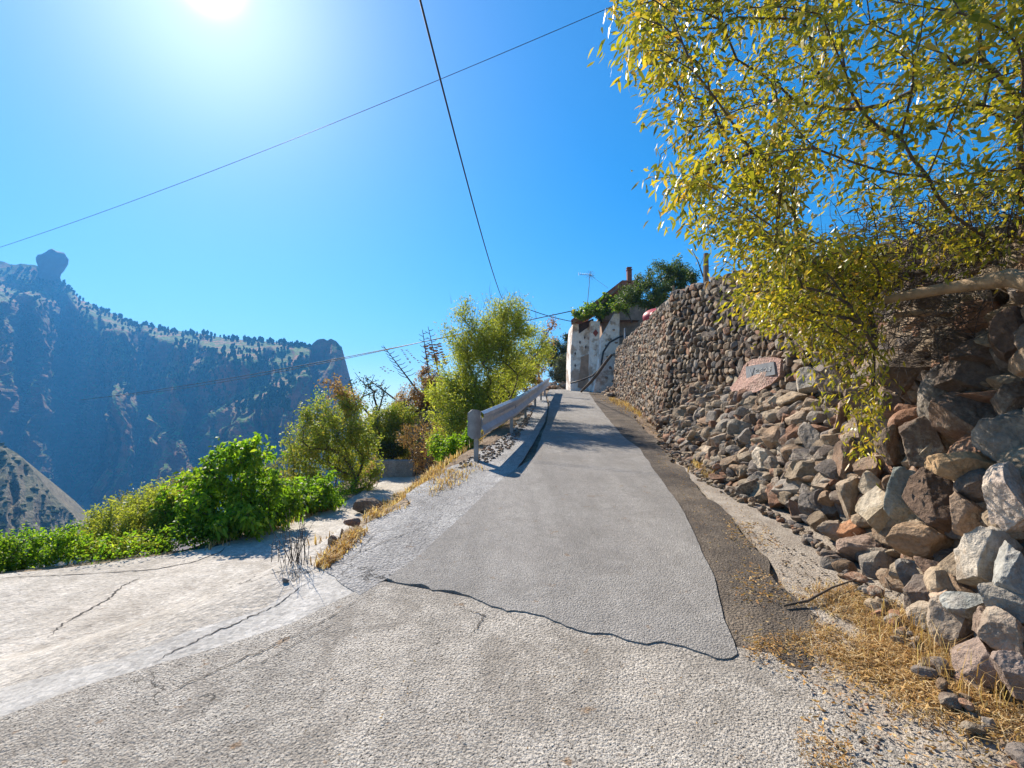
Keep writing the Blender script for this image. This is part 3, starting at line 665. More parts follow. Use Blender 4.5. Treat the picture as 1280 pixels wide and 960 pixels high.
# ================================================================== RIGHT-HAND STONEWORK
def face_pt(u, v, back=0.):
    d = ray(u, v); t = np.arange(1.2, 26, .01); p = d[None]*t[:, None]+[0, 0, CAMZ]
    h = p[:, 2]-zm(p[:, 1]); xf = XW(p[:, 1])+KW(p[:, 1])*np.maximum(h, 0)
    lim = np.where(p[:, 1] > 4.6, np.minimum(xf, XT(p[:, 1])), xf)
    i = np.argmax((p[:, 0] >= lim) | (h < 0)); q = p[i].copy(); q[0] += back; return q
BO = [  # u, v, w, h, tint, label, options; shaded stones have the shade in their tint
 (1008, 477, 34, 30, (.40, .38, .34), 'pale grey lumpy boulder right of the slate plaque'),
 (1012, 522, 54, 32, (.33, .27, .21), 'tan angular boulder with a hollow top edge, two stones right of and below the plaque'),
 (1055, 527, 36, 54, (.27, .19, .15), 'tall purplish brown rounded boulder under the hanging leaves'),
 (1000, 501, 52, 20, (.30, .245, .18), 'flat tan slab just below the pale lumpy boulder'),
 (928, 542, 36, 30, (.24, .22, .19), 'rough grey block low down left in the loose stones'),
 (973, 521, 32, 24, (.33, .28, .22), 'small light tan stone below the plaque'),
 (1018, 557, 36, 46, (.24, .225, .21), 'grey split boulder with one dark side, below the hollow topped one'),
 (964, 578, 40, 32, (.50, .45, .38), 'cream white heart shaped boulder near the dry grass tuft'),
 (984, 547, 34, 26, (.15, .13, .12), 'small dark grey stone above the cream white boulder'),
 (997, 568, 34, 34, (.22, .17, .13), 'brown stone directly right of the cream white boulder'),
 (1040, 567, 38, 40, (.26, .23, .20), 'grey tan angular boulder right of the grey split one'),
 (1006, 600, 38, 46, (.31, .26, .20), 'tan flat faced slab leaning among the lowest stones'),
 (1058, 580, 30, 50, (.22, .16, .12), 'narrow upright brown stone beside the hanging twigs'),
 (1034, 610, 28, 42, (.30, .25, .20), 'narrow tan block beside the leaning tan slab'),
 (1023, 634, 42, 36, (.17, .16, .155), 'dark grey pointed boulder resting on the gravel'),
 (1068, 622, 34, 60, (.31, .26, .205), 'tall rounded tan boulder left of the pale shard'),
 (1090, 608, 30, 32, (.38, .34, .28), 'pale angular shard next to the greenish slab'),
 (1090, 586, 42, 26, (.25, .19, .145), 'brown stone wedged above the pale shard'),
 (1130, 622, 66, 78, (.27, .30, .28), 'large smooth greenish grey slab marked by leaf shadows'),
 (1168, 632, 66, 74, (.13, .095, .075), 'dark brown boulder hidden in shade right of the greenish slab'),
 (1222, 588, 112, 62, (.36, .26, .16), 'large ochre boulder with ribbed face, above right of the greenish slab'),
 (1210, 644, 54, 48, (.26, .20, .155), 'blocky brown boulder under the large ochre boulder'),
 (1266, 636, 66, 92, (.50, .44, .40), 'big pale pinkish boulder at the right edge of the photo'),
 (1101, 645, 52, 58, (.36, .32, .25), 'tan boulder edged in white below the greenish slab'),
 (1063, 660, 34, 24, (.38, .21, .12), 'small orange brown stone on the bottom course'),
 (1040, 664, 44, 28, (.28, .24, .20), 'low flat grey stone half sunk in the gravel'),
 (1077, 686, 54, 38, (.30, .235, .20), 'mauve brown stone at the foot of the pile beside the gravel'),
 (1147, 682, 74, 48, (.31, .23, .16), 'wide ochre brown boulder just below the greenish slab'),
 (1226, 702, 100, 74, (.36, .32, .27), 'very large boulder with a broad white lichen stain'),
 (1257, 548, 74, 62, (.23, .215, .195), 'dappled grey boulder at the right edge above the pinkish one'),
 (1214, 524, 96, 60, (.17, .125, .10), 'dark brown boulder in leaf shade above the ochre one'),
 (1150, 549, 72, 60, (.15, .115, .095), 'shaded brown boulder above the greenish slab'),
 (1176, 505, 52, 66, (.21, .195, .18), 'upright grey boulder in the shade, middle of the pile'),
 (1218, 470, 84, 52, (.14, .115, .10), 'shade darkened boulder near the top of the pile under the dead scrub'),
 (1270, 418, 60, 62, (.15, .11, .09), 'uppermost shade darkened boulder at the right edge'),
 (1075, 540, 40, 36, (.28, .22, .17), 'tan stone half covered by the lowest hanging twigs'),
 (1113, 560, 34, 50, (.22, .17, .13), 'narrow stone left of the shaded brown boulder'),
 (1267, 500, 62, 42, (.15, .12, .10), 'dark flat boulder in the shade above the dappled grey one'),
 (1236, 440, 90, 40, (.13, .10, .085), 'long shade darkened slab second from the top of the pile'),
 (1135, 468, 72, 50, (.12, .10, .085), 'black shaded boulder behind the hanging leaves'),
 (1138, 722, 38, 38, (.15, .15, .15), 'small charcoal stone left of the white stained boulder'),
 (1152, 748, 50, 44, (.17, .15, .14), 'charcoal and brown cracked stone under the small charcoal one'),
 (1160, 711, 32, 22, (.25, .18, .14), 'small brown stone under the wide ochre boulder'),
 (1176, 752, 26, 24, (.38, .25, .16), 'little orange stone beneath the white stained boulder'),
 (1217, 757, 68, 26, (.26, .29, .30), 'flat bluish slab under the white stained boulder'),
 (1160, 778, 42, 38, (.33, .29, .24), 'rounded pale grey stone at the edge of the dry grass'),
 (1192, 786, 54, 50, (.32, .28, .24), 'long grey tan stone beside the pale round one'),
 (1262, 752, 64, 40, (.30, .29, .27), 'flat tan and blue slab at the right edge'),
 (1260, 792, 56, 46, (.34, .29, .25), 'pale topped stone over the mauve boulders'),
 (1226, 828, 70, 56, (.27, .22, .20), 'round mauve boulder above the straw at lower right'),
 (1266, 844, 46, 44, (.29, .24, .22), 'mauve boulder in the lower right corner of the pile'),
 (1233, 786, 30, 38, (.25, .20, .17), 'narrow brown stone between the grey tan and pale topped stones'),
 (1268, 714, 54, 62, (.24, .27, .29), 'blue grey boulder at the right edge beside the white stained one'),
 (1222, 862, 50, 26, (.35, .26, .23), 'low pinkish stone lying in the straw'),
 (1084, 502, 50, 44, (.19, .15, .12), 'brown boulder behind the lower end of the hanging twigs'),
 (1110, 510, 44, 40, (.16, .13, .11), 'dim brown stone right behind the hanging twigs'),
 (1190, 428, 70, 46, (.13, .105, .09), 'shade darkened boulder directly below the pale leaning trunk'),
 (1042, 480, 40, 36, (.24, .20, .17), 'grey brown boulder tucked under the leaf mass'),
 (905, 552, 30, 22, (.40, .34, .28), 'light oval stone at the left end of the loose stones'),
 (889, 566, 34, 16, (.42, .36, .29), 'pale flat sliver of stone lying near the grass tuft'),
]
for i, (u, v, w, h, tint, lab) in enumerate(BO):
    q = face_pt(u, v); th = math.atan2(q[0], q[1]); dist = q[1]
    rw = w*dist/F/2*math.cos(th)*1.22; rh = h*dist/F/2*1.2
    rd = max(rw, rh)*.8
    cen = q+np.array([math.sin(th), math.cos(th), 0])*rd*(.35 if 'greenish grey slab' not in lab else -.35)
    big = w*h > 1200
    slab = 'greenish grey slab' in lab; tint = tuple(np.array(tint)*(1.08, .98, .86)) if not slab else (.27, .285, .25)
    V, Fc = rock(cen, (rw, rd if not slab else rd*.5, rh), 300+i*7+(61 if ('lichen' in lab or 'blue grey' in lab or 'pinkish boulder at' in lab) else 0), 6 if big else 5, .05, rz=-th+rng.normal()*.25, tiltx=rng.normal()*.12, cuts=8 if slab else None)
    # tints hold each stone's look, painted shade included; add a little whitening where the label says so
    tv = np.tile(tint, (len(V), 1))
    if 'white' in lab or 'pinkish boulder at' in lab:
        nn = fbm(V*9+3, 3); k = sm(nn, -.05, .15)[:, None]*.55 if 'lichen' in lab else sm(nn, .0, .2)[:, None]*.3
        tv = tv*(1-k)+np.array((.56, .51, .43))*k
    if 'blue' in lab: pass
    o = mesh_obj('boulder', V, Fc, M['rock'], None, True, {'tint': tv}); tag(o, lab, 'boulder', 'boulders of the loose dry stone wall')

r = np.random.default_rng(31); items = []
def rub(y0, y1, n, s0, s1, hmaxf, bias=1.0, push=.0):
    for _ in range(n):
        y = r.uniform(y0, y1); h = hmaxf(y)*r.random()**bias; s = r.uniform(s0, s1)*(1 if r.random() < .8 else 1.5)
        x = XW(y)+KW(y)*h+push+r.normal()*.03; z = zm(y)+h
        t = TINTS[r.integers(len(TINTS))]*r.uniform(.75, 1.25)
        items.append(((x, y, z), (s*r.uniform(.8, 1.4), s*r.uniform(.7, 1.2), s*r.uniform(.45, .9)), t, r.uniform(0, 3.14)))
rub(1.4, 4.8, 900, .05, .13, lambda y: 2.3, .9, .19)
rub(2.2, 5.4, 420, .08, .15, lambda y: 2.55, .16, .13)
rub(4.6, 9.6, 1100, .04, .12, lambda y: 1.15, .9, .04)
rub(9.0, 11, 160, .03, .08, lambda y: .5, 1, .0)
rub(1.2, 9.5, 380, .012, .045, lambda y: .05, 1, -.16)
o = rock_field(items, 3, M['rock'], 'rubble', None, .035, .9, True); tag(o, 'small loose stones and rubble filling the gaps at the foot of the wall', 'rubble', kind='stuff')

# tall mortared wall
def wall_top(y): return zm(y)+np.interp(y, [4.6, 6.3, 7.6, 9, 11.2, 14, 17, 20.6, 23.2], [2.85, 2.95, 3.12, 3.2, 3.15, 2.98, 2.85, 2.6, 2.2])
def wall_x(y, h): return XT(y)+.02+.1*h
e = empty('stone_wall', (XT(12.), 12, zm(12.))); tag(e, 'tall rustic wall of small brown stones set in mortar beside the road', 'wall')
yw = np.linspace(4.4, 23.4, 160); V = []; nt_ = 14
for y in yw:
    top = float(wall_top(y)); z0 = float(zm(y))-.1
    for j in range(nt_): z = z0+(top-z0)*j/(nt_-1); V.append((wall_x(y, z-zm(y)), y, z))
    V.append((wall_x(y, top-zm(y))+.4, y, top)); V.append((wall_x(y, top-zm(y))+.42, y, z0))
k = nt_+2; Q = [[a*k+j, a*k+j+1, (a+1)*k+j+1, (a+1)*k+j] for a in range(len(yw)-1) for j in range(k-1)]+[list(range(k)), [(len(yw)-1)*k+j for j in range(k)][::-1]]
V = np.array(V, float); V[:, 0] += fbm(V*3, 3)*.02
mesh_obj('mortar_core', V, Q, M['core'], e, False)
r = np.random.default_rng(41); items = []; z = 0
y = 4.5
rows_h = []
hh = 0.0
while hh < 3.3:
    sr = r.uniform(.09, .15); y = 4.5+r.random()*.2
    while y < 23.3:
        kf = 1.0 if y < 14 else 1.12
        wd = sr*r.uniform(.9, 2.1)*kf; hz = hh+sr/2+r.normal()*.02+.03*math.sin(y*1.3+hh*2)
        top = float(wall_top(y))-float(zm(y)); yc = y+wd/2
        if hz < top+.04 and not (5.55 < yc < 6.75 and 1.25 < hz < 1.62+(.12 if yc > 5.7 else 0) and False):
            x = float(wall_x(yc, hz))-.005+r.normal()*.012
            t = TINTS[r.integers(len(TINTS))]*r.uniform(.5, 1.3)*(1.0 if y < 11 else 1.15)
            sc = r.uniform(.9, 1.12)
            items.append(((x, yc, float(zm(yc))+hz), (.06*r.uniform(.7, 1.3), wd*.5*sc*r.uniform(.85, 1.1), sr*.54*sc*r.uniform(.8, 1.1)), t, r.normal()*.22))
        y += wd*.98
    hh += sr*.92
# coping stones
y = 4.6
while y < 23.2:
    s = r.uniform(.1, .2); items.append(((float(wall_x(y, 3))+.12, y, float(wall_top(y))+.01), (s*.9, s, s*.5), TINTS[r.integers(8)]*r.uniform(.8, 1.2), r.normal()*.4)); y += s*1.5
o = rock_field(items, 3, M['wallrock'], 'stone_facing', e, .03, .85, True)

# plaque on its mortar bed
pc = face_pt(948, 464)
qL, qR = P(932, 462, 6.75), P(968, 460, 6.25)
def bedpt(u, v, d): return P(u, v, d)
def panel(name, pts, thick, mat, parent, nsub=1):
    A = np.array([P(*p) for p in pts]); c = A.mean(0); nrm = np.cross(A[1]-A[0], A[-1]-A[0]); nrm /= np.linalg.norm(nrm)
    if nrm @ (c-np.array([0, 0, CAMZ])) > 0: nrm = -nrm
    n = len(A); V = np.vstack([A, A-nrm*thick]); Fs = [list(range(n)), list(range(n, 2*n))[::-1]]+[[i, (i+1) % n, n+(i+1) % n, n+i] for i in range(n)]
    return mesh_obj(name, V, Fs, mat, parent), A, nrm
yp = lambda u: float(np.interp(u, [900, 985], [6.95, 5.9]))
# surface of rubble/wall near there is probed so that the bed sits just proud of it
def near_y(u, v):
    d = ray(u, v); t = np.arange(3, 12, .01); p = d[None]*t[:, None]+[0, 0, CAMZ]; h = p[:, 2]-zm(p[:, 1])
    lim = np.minimum(XW(p[:, 1])+KW(p[:, 1])*h-.06, wall_x(p[:, 1], h)-.09); return p[np.argmax(p[:, 0] > lim), 1]
bed, A, nr = panel('mortar_bed', [(u, v, near_y(u, v)) for u, v in [(930, 456), (940, 449), (962, 446), (976, 449), (974, 470), (964, 480), (945, 490), (918, 494), (912, 485), (922, 474)]], .12, M['pink'], e)
pe_c = np.array([near_y(932, 462), near_y(968, 460)])
pl_pts = [(932, 458.5, near_y(932, 458)-.05), (967, 452, near_y(967, 452)-.05), (969, 468, near_y(969, 468)-.05), (933, 475, near_y(933, 475)-.05)]
A = np.array([P(*p) for p in pl_pts]); pe = empty('plaque', A.mean(0)); tag(pe, 'small grey slate name plaque with scratched cursive lettering', 'plaque')
_, A, nr = panel('slab', pl_pts, .05, M['slate'], pe)
# scratched cursive lettering, on the plane of the slab: s across, t up
def on(s, t, d=.004):
    a = A[3]+(A[2]-A[3])*s; b = A[0]+(A[1]-A[0])*s; return a+(b-a)*t+nr*d
mb = MB()
for st in ([(.16, .78), (.22, .2), (.34, .82)], [(.38, .45), (.47, .5), (.45, .68), (.38, .6), (.38, .35), (.5, .28)], [(.62, .62), (.54, .62), (.52, .42), (.62, .42), (.62, .66), (.62, .15), (.53, .14)],
           [(.76, .62), (.68, .62), (.67, .36), (.75, .36), (.76, .62), (.79, .34)], [(.91, .64), (.84, .6), (.9, .48), (.85, .32), (.82, .38)]):
    s_ = resample(st, 10); mb.tube([on(a, b) for a, b in s_], .006, 5)
mb.build('lettering', M['chalk'], pe)

# ================================================================== OVERHANGING TREE (right)
r = np.random.default_rng(51)
def px_cloud(poly, n, y0, y1, seed):
    r = np.random.default_rng(seed); W = np.array(poly, float); lo, hi = W.min(0), W.max(0); out = np.zeros((0, 2))
    while len(out) < n:
        q = lo+r.random((n*2, 2))*(hi-lo); ins = np.zeros(len(q), bool); j = len(W)-1
        for i in range(len(W)):
            c = ((W[i, 1] > q[:, 1]) != (W[j, 1] > q[:, 1])) & (q[:, 0] < (W[j, 0]-W[i, 0])*(q[:, 1]-W[i, 1])/(W[j, 1]-W[i, 1]+1e-12)+W[i, 0])
            ins ^= c; j = i
        out = np.vstack([out, q[ins]])
    return np.array([P(a, b, r.uniform(y0, y1)) for a, b in out[:n]])
c1 = px_cloud([(800, -30), (780, 20), (795, 60), (830, 120), (825, 190), (850, 250), (900, 300), (950, 330), (1000, 300), (1010, 200), (1000, -60)], 380, 2.7, 4.3, 1)
c2 = px_cloud([(1000, -80), (960, 150), (960, 330), (1020, 400), (1100, 350), (1200, 240), (1330, 250), (1330, -80)], 400, 2.4, 4.6, 2)
c3 = px_cloud([(930, 330), (935, 375), (965, 400), (1010, 425), (1060, 430), (1110, 380), (1130, 300), (1000, 290)], 190, 3.1, 4.4, 3)
c4 = px_cloud([(1030, 400), (1040, 460), (1068, 490), (1075, 560), (1105, 560), (1105, 480), (1120, 400)], 30, 3.1, 3.6, 4)
c5 = px_cloud([(1130, 280), (1280, 190), (1330, 260), (1290, 330), (1180, 330)], 55, 2.8, 4.4, 5)
tg = np.vstack([c1, c2, c3, c4, c5]); g_ = fbm(tg*1.9+4.4, 3); keep = (g_ > -.12) | (np.arange(len(tg)) >= len(c1)+len(c2)); tg = tg[keep]
rt = np.array([4.75, 3.1, float(H(4.75, 3.1))])
e = empty('almond_tree', rt); tag(e, 'tree with yellow green lance leaves overhanging the road at upper right', 'tree')
# guide limbs first, so that the big branches arch from the right
limbs = np.array([[4.5, 3.2, 4.2], [4.3, 3.3, 4.9], [3.7, 3.5, 5.2], [3.0, 3.6, 5.3], [3.4, 3.2, 4.4], [2.6, 3.4, 4.7], [3.9, 3.8, 4.6]])
A_, B_, ra, rb, tips, pt = skeleton(rt-[0, 0, .2], np.vstack([limbs, tg]), 9, jitter=.3, r_tip=.0030, p=.36, up=.1)
VT, QT = cones(A_, B_, ra, rb, 6)
D = tips-pt; D /= np.linalg.norm(D, axis=1)[:, None]+1e-9
nT = len(tips); rr = np.random.default_rng(8)
D[:, 2] -= .55; D += rr.normal(size=D.shape)*.35; D /= np.linalg.norm(D, axis=1)[:, None]
tl_ = rr.uniform(.1, .3, nT)[:, None]
V, Q = cones(tips, tips+D*tl_, np.full(nT, .0028), np.full(nT, .0014), 6); mesh_obj('trunk', np.vstack([VT, V]), np.vstack([QT, Q+len(VT)]), M['bark'], e, True)
per = 30; tt = rr.random((nT*per, 1)); pos = np.repeat(tips, per, 0)+np.repeat(D*tl_, per, 0)*(tt*1.2-.15)+rr.normal(size=(nT*per, 3))*.055
ax = rand_dir(nT*per, rr, -.35, .8)+np.repeat(D, per, 0)*.7
V, T_, rn = leaves(pos, ax, np.interp(pos[:, 2], [2.2, 3.6], [.048, .080]), np.interp(pos[:, 2], [2.2, 3.6], [.015, .0235]), .22, 77)
mesh_obj('crown', V, T_, M['leaf_over'], e, False, {'rnd': rn})

# pale leaning trunk under the crown
pts = [P(1330, 356, 2.55), P(1292, 354, 2.65), P(1262, 347, 2.8), P(1225, 354, 2.95), P(1180, 361, 3.1), P(1140, 368, 3.2), P(1108, 375, 3.35)]
mb = MB(); mb.tube(pts, [.058, .053, .056, .044, .038, .036, .027], 12)
mb.tube([P(1190, 393, 3.5), P(1150, 391, 3.55), P(1118, 394, 3.6)], [.018, .022, .02], 8)
o = mb.build('fallen_trunk', M['bark_pale'], None, True); tag(o, 'pale bare trunk lying across the top of the boulders at right', 'log')

# dead scrub behind
def scrub(name, label, cen, rad, n, L, thick, seed, mat='twig', cat='shrub'):
    r = np.random.default_rng(seed); A = []; B = []; ra = []; rb = []
    for _ in range(n):
        d = r.normal(size=3); d /= np.linalg.norm(d); p = np.array(cen)+d*r.random()**.5*np.array(rad)
        q = r.normal(size=3); q[2] = q[2]*.6+.1; q /= np.linalg.norm(q); st = L*r.uniform(.5, 1.2)/4; w = thick*r.uniform(.5, 1.6)
        for k in range(4):
            nxt = p+q*st; A.append(p); B.append(nxt); ra.append(w*(1-k*.2)); rb.append(w*(1-(k+1)*.2)); p = nxt; q = q+r.normal(size=3)*.28; q /= np.linalg.norm(q)
    V, Q = cones(A, B, ra, rb, 4); o = mesh_obj(name, V, Q, M[mat], None, True); tag(o, label, cat); return o
scrub('dead_scrub', 'dense tangle of leafless grey twigs above the boulders at right', P(1230, 335, 3.9), (1.5, 1.1, .62), 2600, .5, .0032, 5)
scrub('dead_scrub', 'dead grey twigs bunched at the butt end of the pale trunk', P(1290, 300, 3.4), (.45, .4, .25), 600, .35, .0028, 15)
scrub('dead_scrub', 'leafless dark twigs hanging over the topmost boulders below the pale trunk', P(1200, 425, 3.55), (.8, .5, .3), 420, .4, .0025, 6)

# ================================================================== GUARD RAIL
posts = [(-.55, 7.85), (.02, 10.9), (.42, 13.9), (.85, 17.0), (1.25, 20.2), (1.62, 23.2)]
gr = empty('guardrail', (posts[0][0], posts[0][1], float(zm(7.85)))); tag(gr, 'galvanised steel guardrail on the left edge of the climbing road', 'guardrail')
path = resample([(-.50, 7.78)]+[(a+.07, b) for a, b in posts]+[(1.95, 25.2)], 90)
prof = [(0, -.205), (.05, -.165), (.055, -.115), (.0, -.03), (.0, .03), (.055, .115), (.05, .165), (0, .205)]
V = []
for i, (x, y) in enumerate(path):
    a = path[max(0, i-1)]; b = path[min(len(path)-1, i+1)]; t = np.array(b)-a; t /= np.linalg.norm(t); nrm = np.array([t[1], -t[0]])
    zc = float(zm(y))+.60
    for (o_, dz) in prof: V.append((x+nrm[0]*o_, y+nrm[1]*o_, zc+dz))
    for (o_, dz) in prof[::-1]: V.append((x+nrm[0]*(o_-.006), y+nrm[1]*(o_-.006), zc+dz))
k = 16; Q = [[a*k+j, (a+1)*k+j, (a+1)*k+(j+1) % k, a*k+(j+1) % k] for a in range(len(path)-1) for j in range(k)]+[list(range(k))[::-1], [(len(path)-1)*k+j for j in range(k)]]
mesh_obj('beam', V, Q, M['galv'], gr)
# flared end wing: a curved plate with rounded lobes
mb = MB(); V = []; n = 14
for i in range(n):
    t = i/(n-1); ang = t*1.9; cx, cy = -.50-.15*(1-math.cos(ang)), 7.78-.16*math.sin(ang)
    hh = .205+.03*math.sin(min(1, t*1.25)*math.pi*.5)-(.06*max(0, t-.75)*4)
    for dz in np.linspace(-1, 1, 9): V.append((cx, cy, float(zm(7.78))+.60+dz*hh))
    for dz in np.linspace(1, -1, 9): V.append((cx-.005, cy+.006, float(zm(7.78))+.60+dz*hh))
k = 18; Q = [[a*k+j, (a+1)*k+j, (a+1)*k+(j+1) % k, a*k+(j+1) % k] for a in range(n-1) for j in range(k)]+[list(range(k)), [(n-1)*k+j for j in range(k)]]
mb.add(V, Q); mb.build('end_wing', M['galvd'], gr)
for i, (x, y) in enumerate(posts):
    mb = MB(); z0 = float(H(x, y)); mb.box((x-.03, y, z0+.3), (.07, .12, .95)); p_ = mb.build('post', M['galvd'], gr)
    mb = MB(); mb.box((x+.02, y, float(zm(y))+.60), (.09, .16, .2)); mb.build('spacer', M['galvd'], gr)
    mb = MB(); mb.tube([(x+.05, y, float(zm(y))+.60), (x+.085, y, float(zm(y))+.60)], .016, 6); mb.build('bolt', M['galv'], gr)

# ================================================================== HOUSE AT THE CREST
hz = float(zm(26.)); hc = P(735, 487, 26.5)
he = empty('house', (hc[0], hc[1], hz)); tag(he, 'old whitewashed stone house with tiled roof at the top of the road', 'house')
def prism(name, pix, Y0, Y1, mat, parent, jag=0, seed=0):
    """outline at depth Y0 extruded to Y1 along the real depth axis"""
    A = np.array([P(u, v, Y0) for u, v in pix]); n = len(A); B = A+np.array([0, Y1-Y0, 0])
    V = np.vstack([A, B]); Fs = [list(range(n))[::-1], list(range(n, 2*n))]+[[i, (i+1) % n, n+(i+1) % n, n+i] for i in range(n)]
    return mesh_obj(name, V, Fs, mat, parent)
prism('wall', [(713, 489), (713.5, 440), (716.5, 404), (723, 405), (724, 417), (742, 404), (741, 490)], 27, 29.2, M['plaster'], he)
prism('pillar', [(737, 492), (738.5, 401), (750, 402), (749, 440), (744, 493)], 26.4, 26.98, M['plaster'], he)
prism('buttress', [(741, 493), (748, 462), (750, 440), (753, 420), (764, 400), (768, 392), (774.5, 392), (774, 440), (771, 494)], 25.6, 26.38, M['plaster'], he)
prism('wall', [(752, 470), (753, 392), (800, 380), (840, 380), (840, 440), (800, 470)], 28.5, 31, M['brown_plaster'], he)
prism('bare_patch', [(722, 484), (727, 446), (737, 442), (737, 470), (731, 486)], 26.93, 26.99, M['brown_plaster'], he)
prism('doorway', [(724, 416), (724, 405), (742, 398), (742, 403)], 27.2, 28.9, M['orn'], he)
for (u, v) in [(725, 428), (731, 422), (719, 442), (732, 434), (719, 457)]:
    prism('ornament', [(u-1.1, v), (u-.2, v-2.4), (u+1.2, v-.6), (u+.2, v+2.2)], 26.95, 26.99, M['orn'], he)
prism('ornament', [(741.2, 416), (744.6, 411.5), (748, 416), (744.6, 420.5)], 26.33, 26.39, M['diam'], he)
r = np.random.default_rng(3)
for (u, v) in [(757, 432), (762, 424), (767, 412), (770, 428), (760, 446), (767, 443), (754, 456), (763, 460), (770, 458), (757, 472), (766, 476)]:
    c = P(u, v, 25.6); V, Fc = rock(c, (.1*r.uniform(.7, 1.4), .05, .08*r.uniform(.7, 1.4)), int(u*7+v), 2, .1, rz=0)
    mesh_obj('set_stone', V, Fc, M['rock'], he, True, {'tint': np.tile((.34, .25, .19), (len(V), 1))})
# balustrade of curved tiles
mb = MB()
for k_ in range(6):
    a = P(752+k_*3.2, 421-k_*5.2, 26.2); mb.tube([a+[0, 0, -.1], a+[.12, 0, .12], a+[.3, 0, .24]], .05, 6)
mb.build('balustrade', M['tile'], he)
# roof: sloping slab with tile ribs, rising to the right
rf = []
for (u, v, y) in [(714, 402, 26.6), (778, 352, 26.6), (800, 352, 29.5), (728, 402, 29.5)]: rf.append(P(u, v, y))
V = np.vstack([rf, np.array(rf)-[0, 0, .18]]); Fs = [[0, 1, 2, 3], [7, 6, 5, 4]]+[[i, i+4, (i+1) % 4+4, (i+1) % 4] for i in range(4)]
ro = mesh_obj('roof', V, Fs, M['tile'], he)
mb = MB(); rf = np.array(rf)
for k_ in range(14):
    t = (k_+.5)/14; a = rf[0]+(rf[3]-rf[0])*t; b = rf[1]+(rf[2]-rf[1])*t; mb.tube([a+[0, 0, .03], b+[0, 0, .03]], .08, 6)
mb.build('tile_row', M['tile'], he)
mb = MB(); mb.tube([P(716, 404, 26.45), P(746, 384, 26.45), P(776, 357, 26.45)], .07, 6); mb.build('eave_beam', M['wood'], he)
prism('gable', [(752, 400), (752, 384), (778, 358), (800, 358), (800, 400)], 28, 29.3, M['brown_plaster'], he)
c = P(786.5, 346, 27.5); mb = MB(); mb.box(c, (.26, .26, .7)); mb.build('chimney', M['brick'], he)
mb = MB(); mb.box(c+[0, 0, .40], (.32, .32, .06)); mb.box(c+[0, 0, .46], (.18, .18, .08)); mb.box(c+[0, 0, .53], (.28, .28, .05)); mb.build('chimney_cap', M['brick'], he)

# antenna
a0, a1 = P(733.5, 376, 26.8), P(738, 339, 26.8)
an = empty('tv_antenna', a0); tag(an, 'thin rooftop television antenna with crossed rods beside the house roof', 'antenna')
mb = MB(); mb.tube([a0-[0, 0, .5], a1], .018, 6); mb.build('mast', M['galvd'], an)
mb = MB(); b0, b1 = P(723, 342.5, 26.8), P(743, 344.5, 26.8); mb.tube([b0, b1], .014, 5)
for t in np.linspace(.02, .8, 7):
    m = b0+(b1-b0)*t; mb.tube([m+[-.02, -.12, -.12], m+[.02, .12, .12]], .007, 4)
c = P(738, 344, 26.8)
for an_ in (.5, 1.1, 2.0, 2.6): mb.tube([c+np.array([math.cos(an_), 0, math.sin(an_)])*-.3, c+np.array([math.cos(an_), 0, math.sin(an_)])*.3], .009, 4)
mb.build('rods', M['galvd'], an)
mb = MB(); mb.tube([P(739, 345, 26.8), P(760, 360, 27.2)], .008, 4); mb.build('stay', M['galvd'], an)

# vine, shrubs around the house
T = blobs_px([(738, 388, 22, 11, 26.3), (726, 394, 10, 8, 26.2), (762, 374, 16, 9, 26.6), (715, 388, 4, 2, 26.2), (752, 386, 24, 9, 26.9)], 130, 5)
plant('climbing_vine', 'bright green vine sprawling over the eaves of the white house', 'vine', P(752, 400, 27.3), T, 22, .16, .15, .11, 'leaf_vine', seed=3, trunk_part='stem', crown_part='leaves', r_tip=.006)
def on_ground(u, Y, dz=0):
    x = (u-640)/F*Y; return np.array([x, Y, float(H(x, Y))+dz])
T = blobs_px([(825, 352, 34, 26, 22), (845, 340, 22, 18, 22), (800, 368, 26, 20, 22), (862, 352, 14, 18, 21), (785, 372, 16, 14, 23), (828, 375, 36, 14, 21.5)], 420, 6, gap=.7)
plant('juniper_bush', 'dense dark green bush on the terrace behind the stone wall', 'bush', np.array([6.9, 22, 5.3]), T, 48, .20, .13, .04, 'leaf_juniper', seed=4, r_tip=.007, zb=.35, outk=.8)
T = blobs_px([(784, 376, 18, 10, 25), (775, 382, 12, 8, 25)], 60, 61)
plant('low_shrub', 'low green shrub between the house gable and the dark bush', 'shrub', P(790, 400, 25.3), T, 40, .16, .12, .05, 'leaf_vine', seed=44, r_tip=.006)

# behind the crest
def bush(name, label, cat, root, bl, n, per, spread, L, W, mat, seed, **kw):
    return plant(name, label, cat, root, blobs_px(bl, n, seed, gap=kw.pop('gap', .6), gs=kw.pop('gs', 1.2), depthk=kw.pop('depthk', .8)), per, spread, L, W, mat, seed=seed, **kw)
bush('evergreen_tree', 'dark evergreen tree behind the crest just left of the white house', 'tree', on_ground(702, 40), [(700, 434, 16, 18, 40), (712, 426, 10, 12, 40), (686, 446, 12, 14, 40), (706, 450, 14, 20, 40), (712, 460, 10, 20, 40)], 220, 40, .3, .2, .06, 'leaf_dark', 71, r_tip=.012)
bush('olive_bush', 'grey green rounded bush at the crest left of the house', 'bush', on_ground(704, 32), [(701, 462, 12, 13, 32), (693, 467, 9, 9, 31.5), (708, 472, 8, 12, 31.5), (704, 450, 10, 8, 32)], 160, 40, .2, .15, .045, 'leaf_grey', 72, r_tip=.008)
bush('dry_bush', 'small autumn brown tree between the big shrub and the crest', 'tree', on_ground(676, 33), [(683, 430, 14, 22, 32), (676, 455, 12, 16, 32), (690, 405, 8, 10, 32)], 90, 12, .28, .16, .08, 'leaf_brown', 73, r_tip=.012, gap=.5)
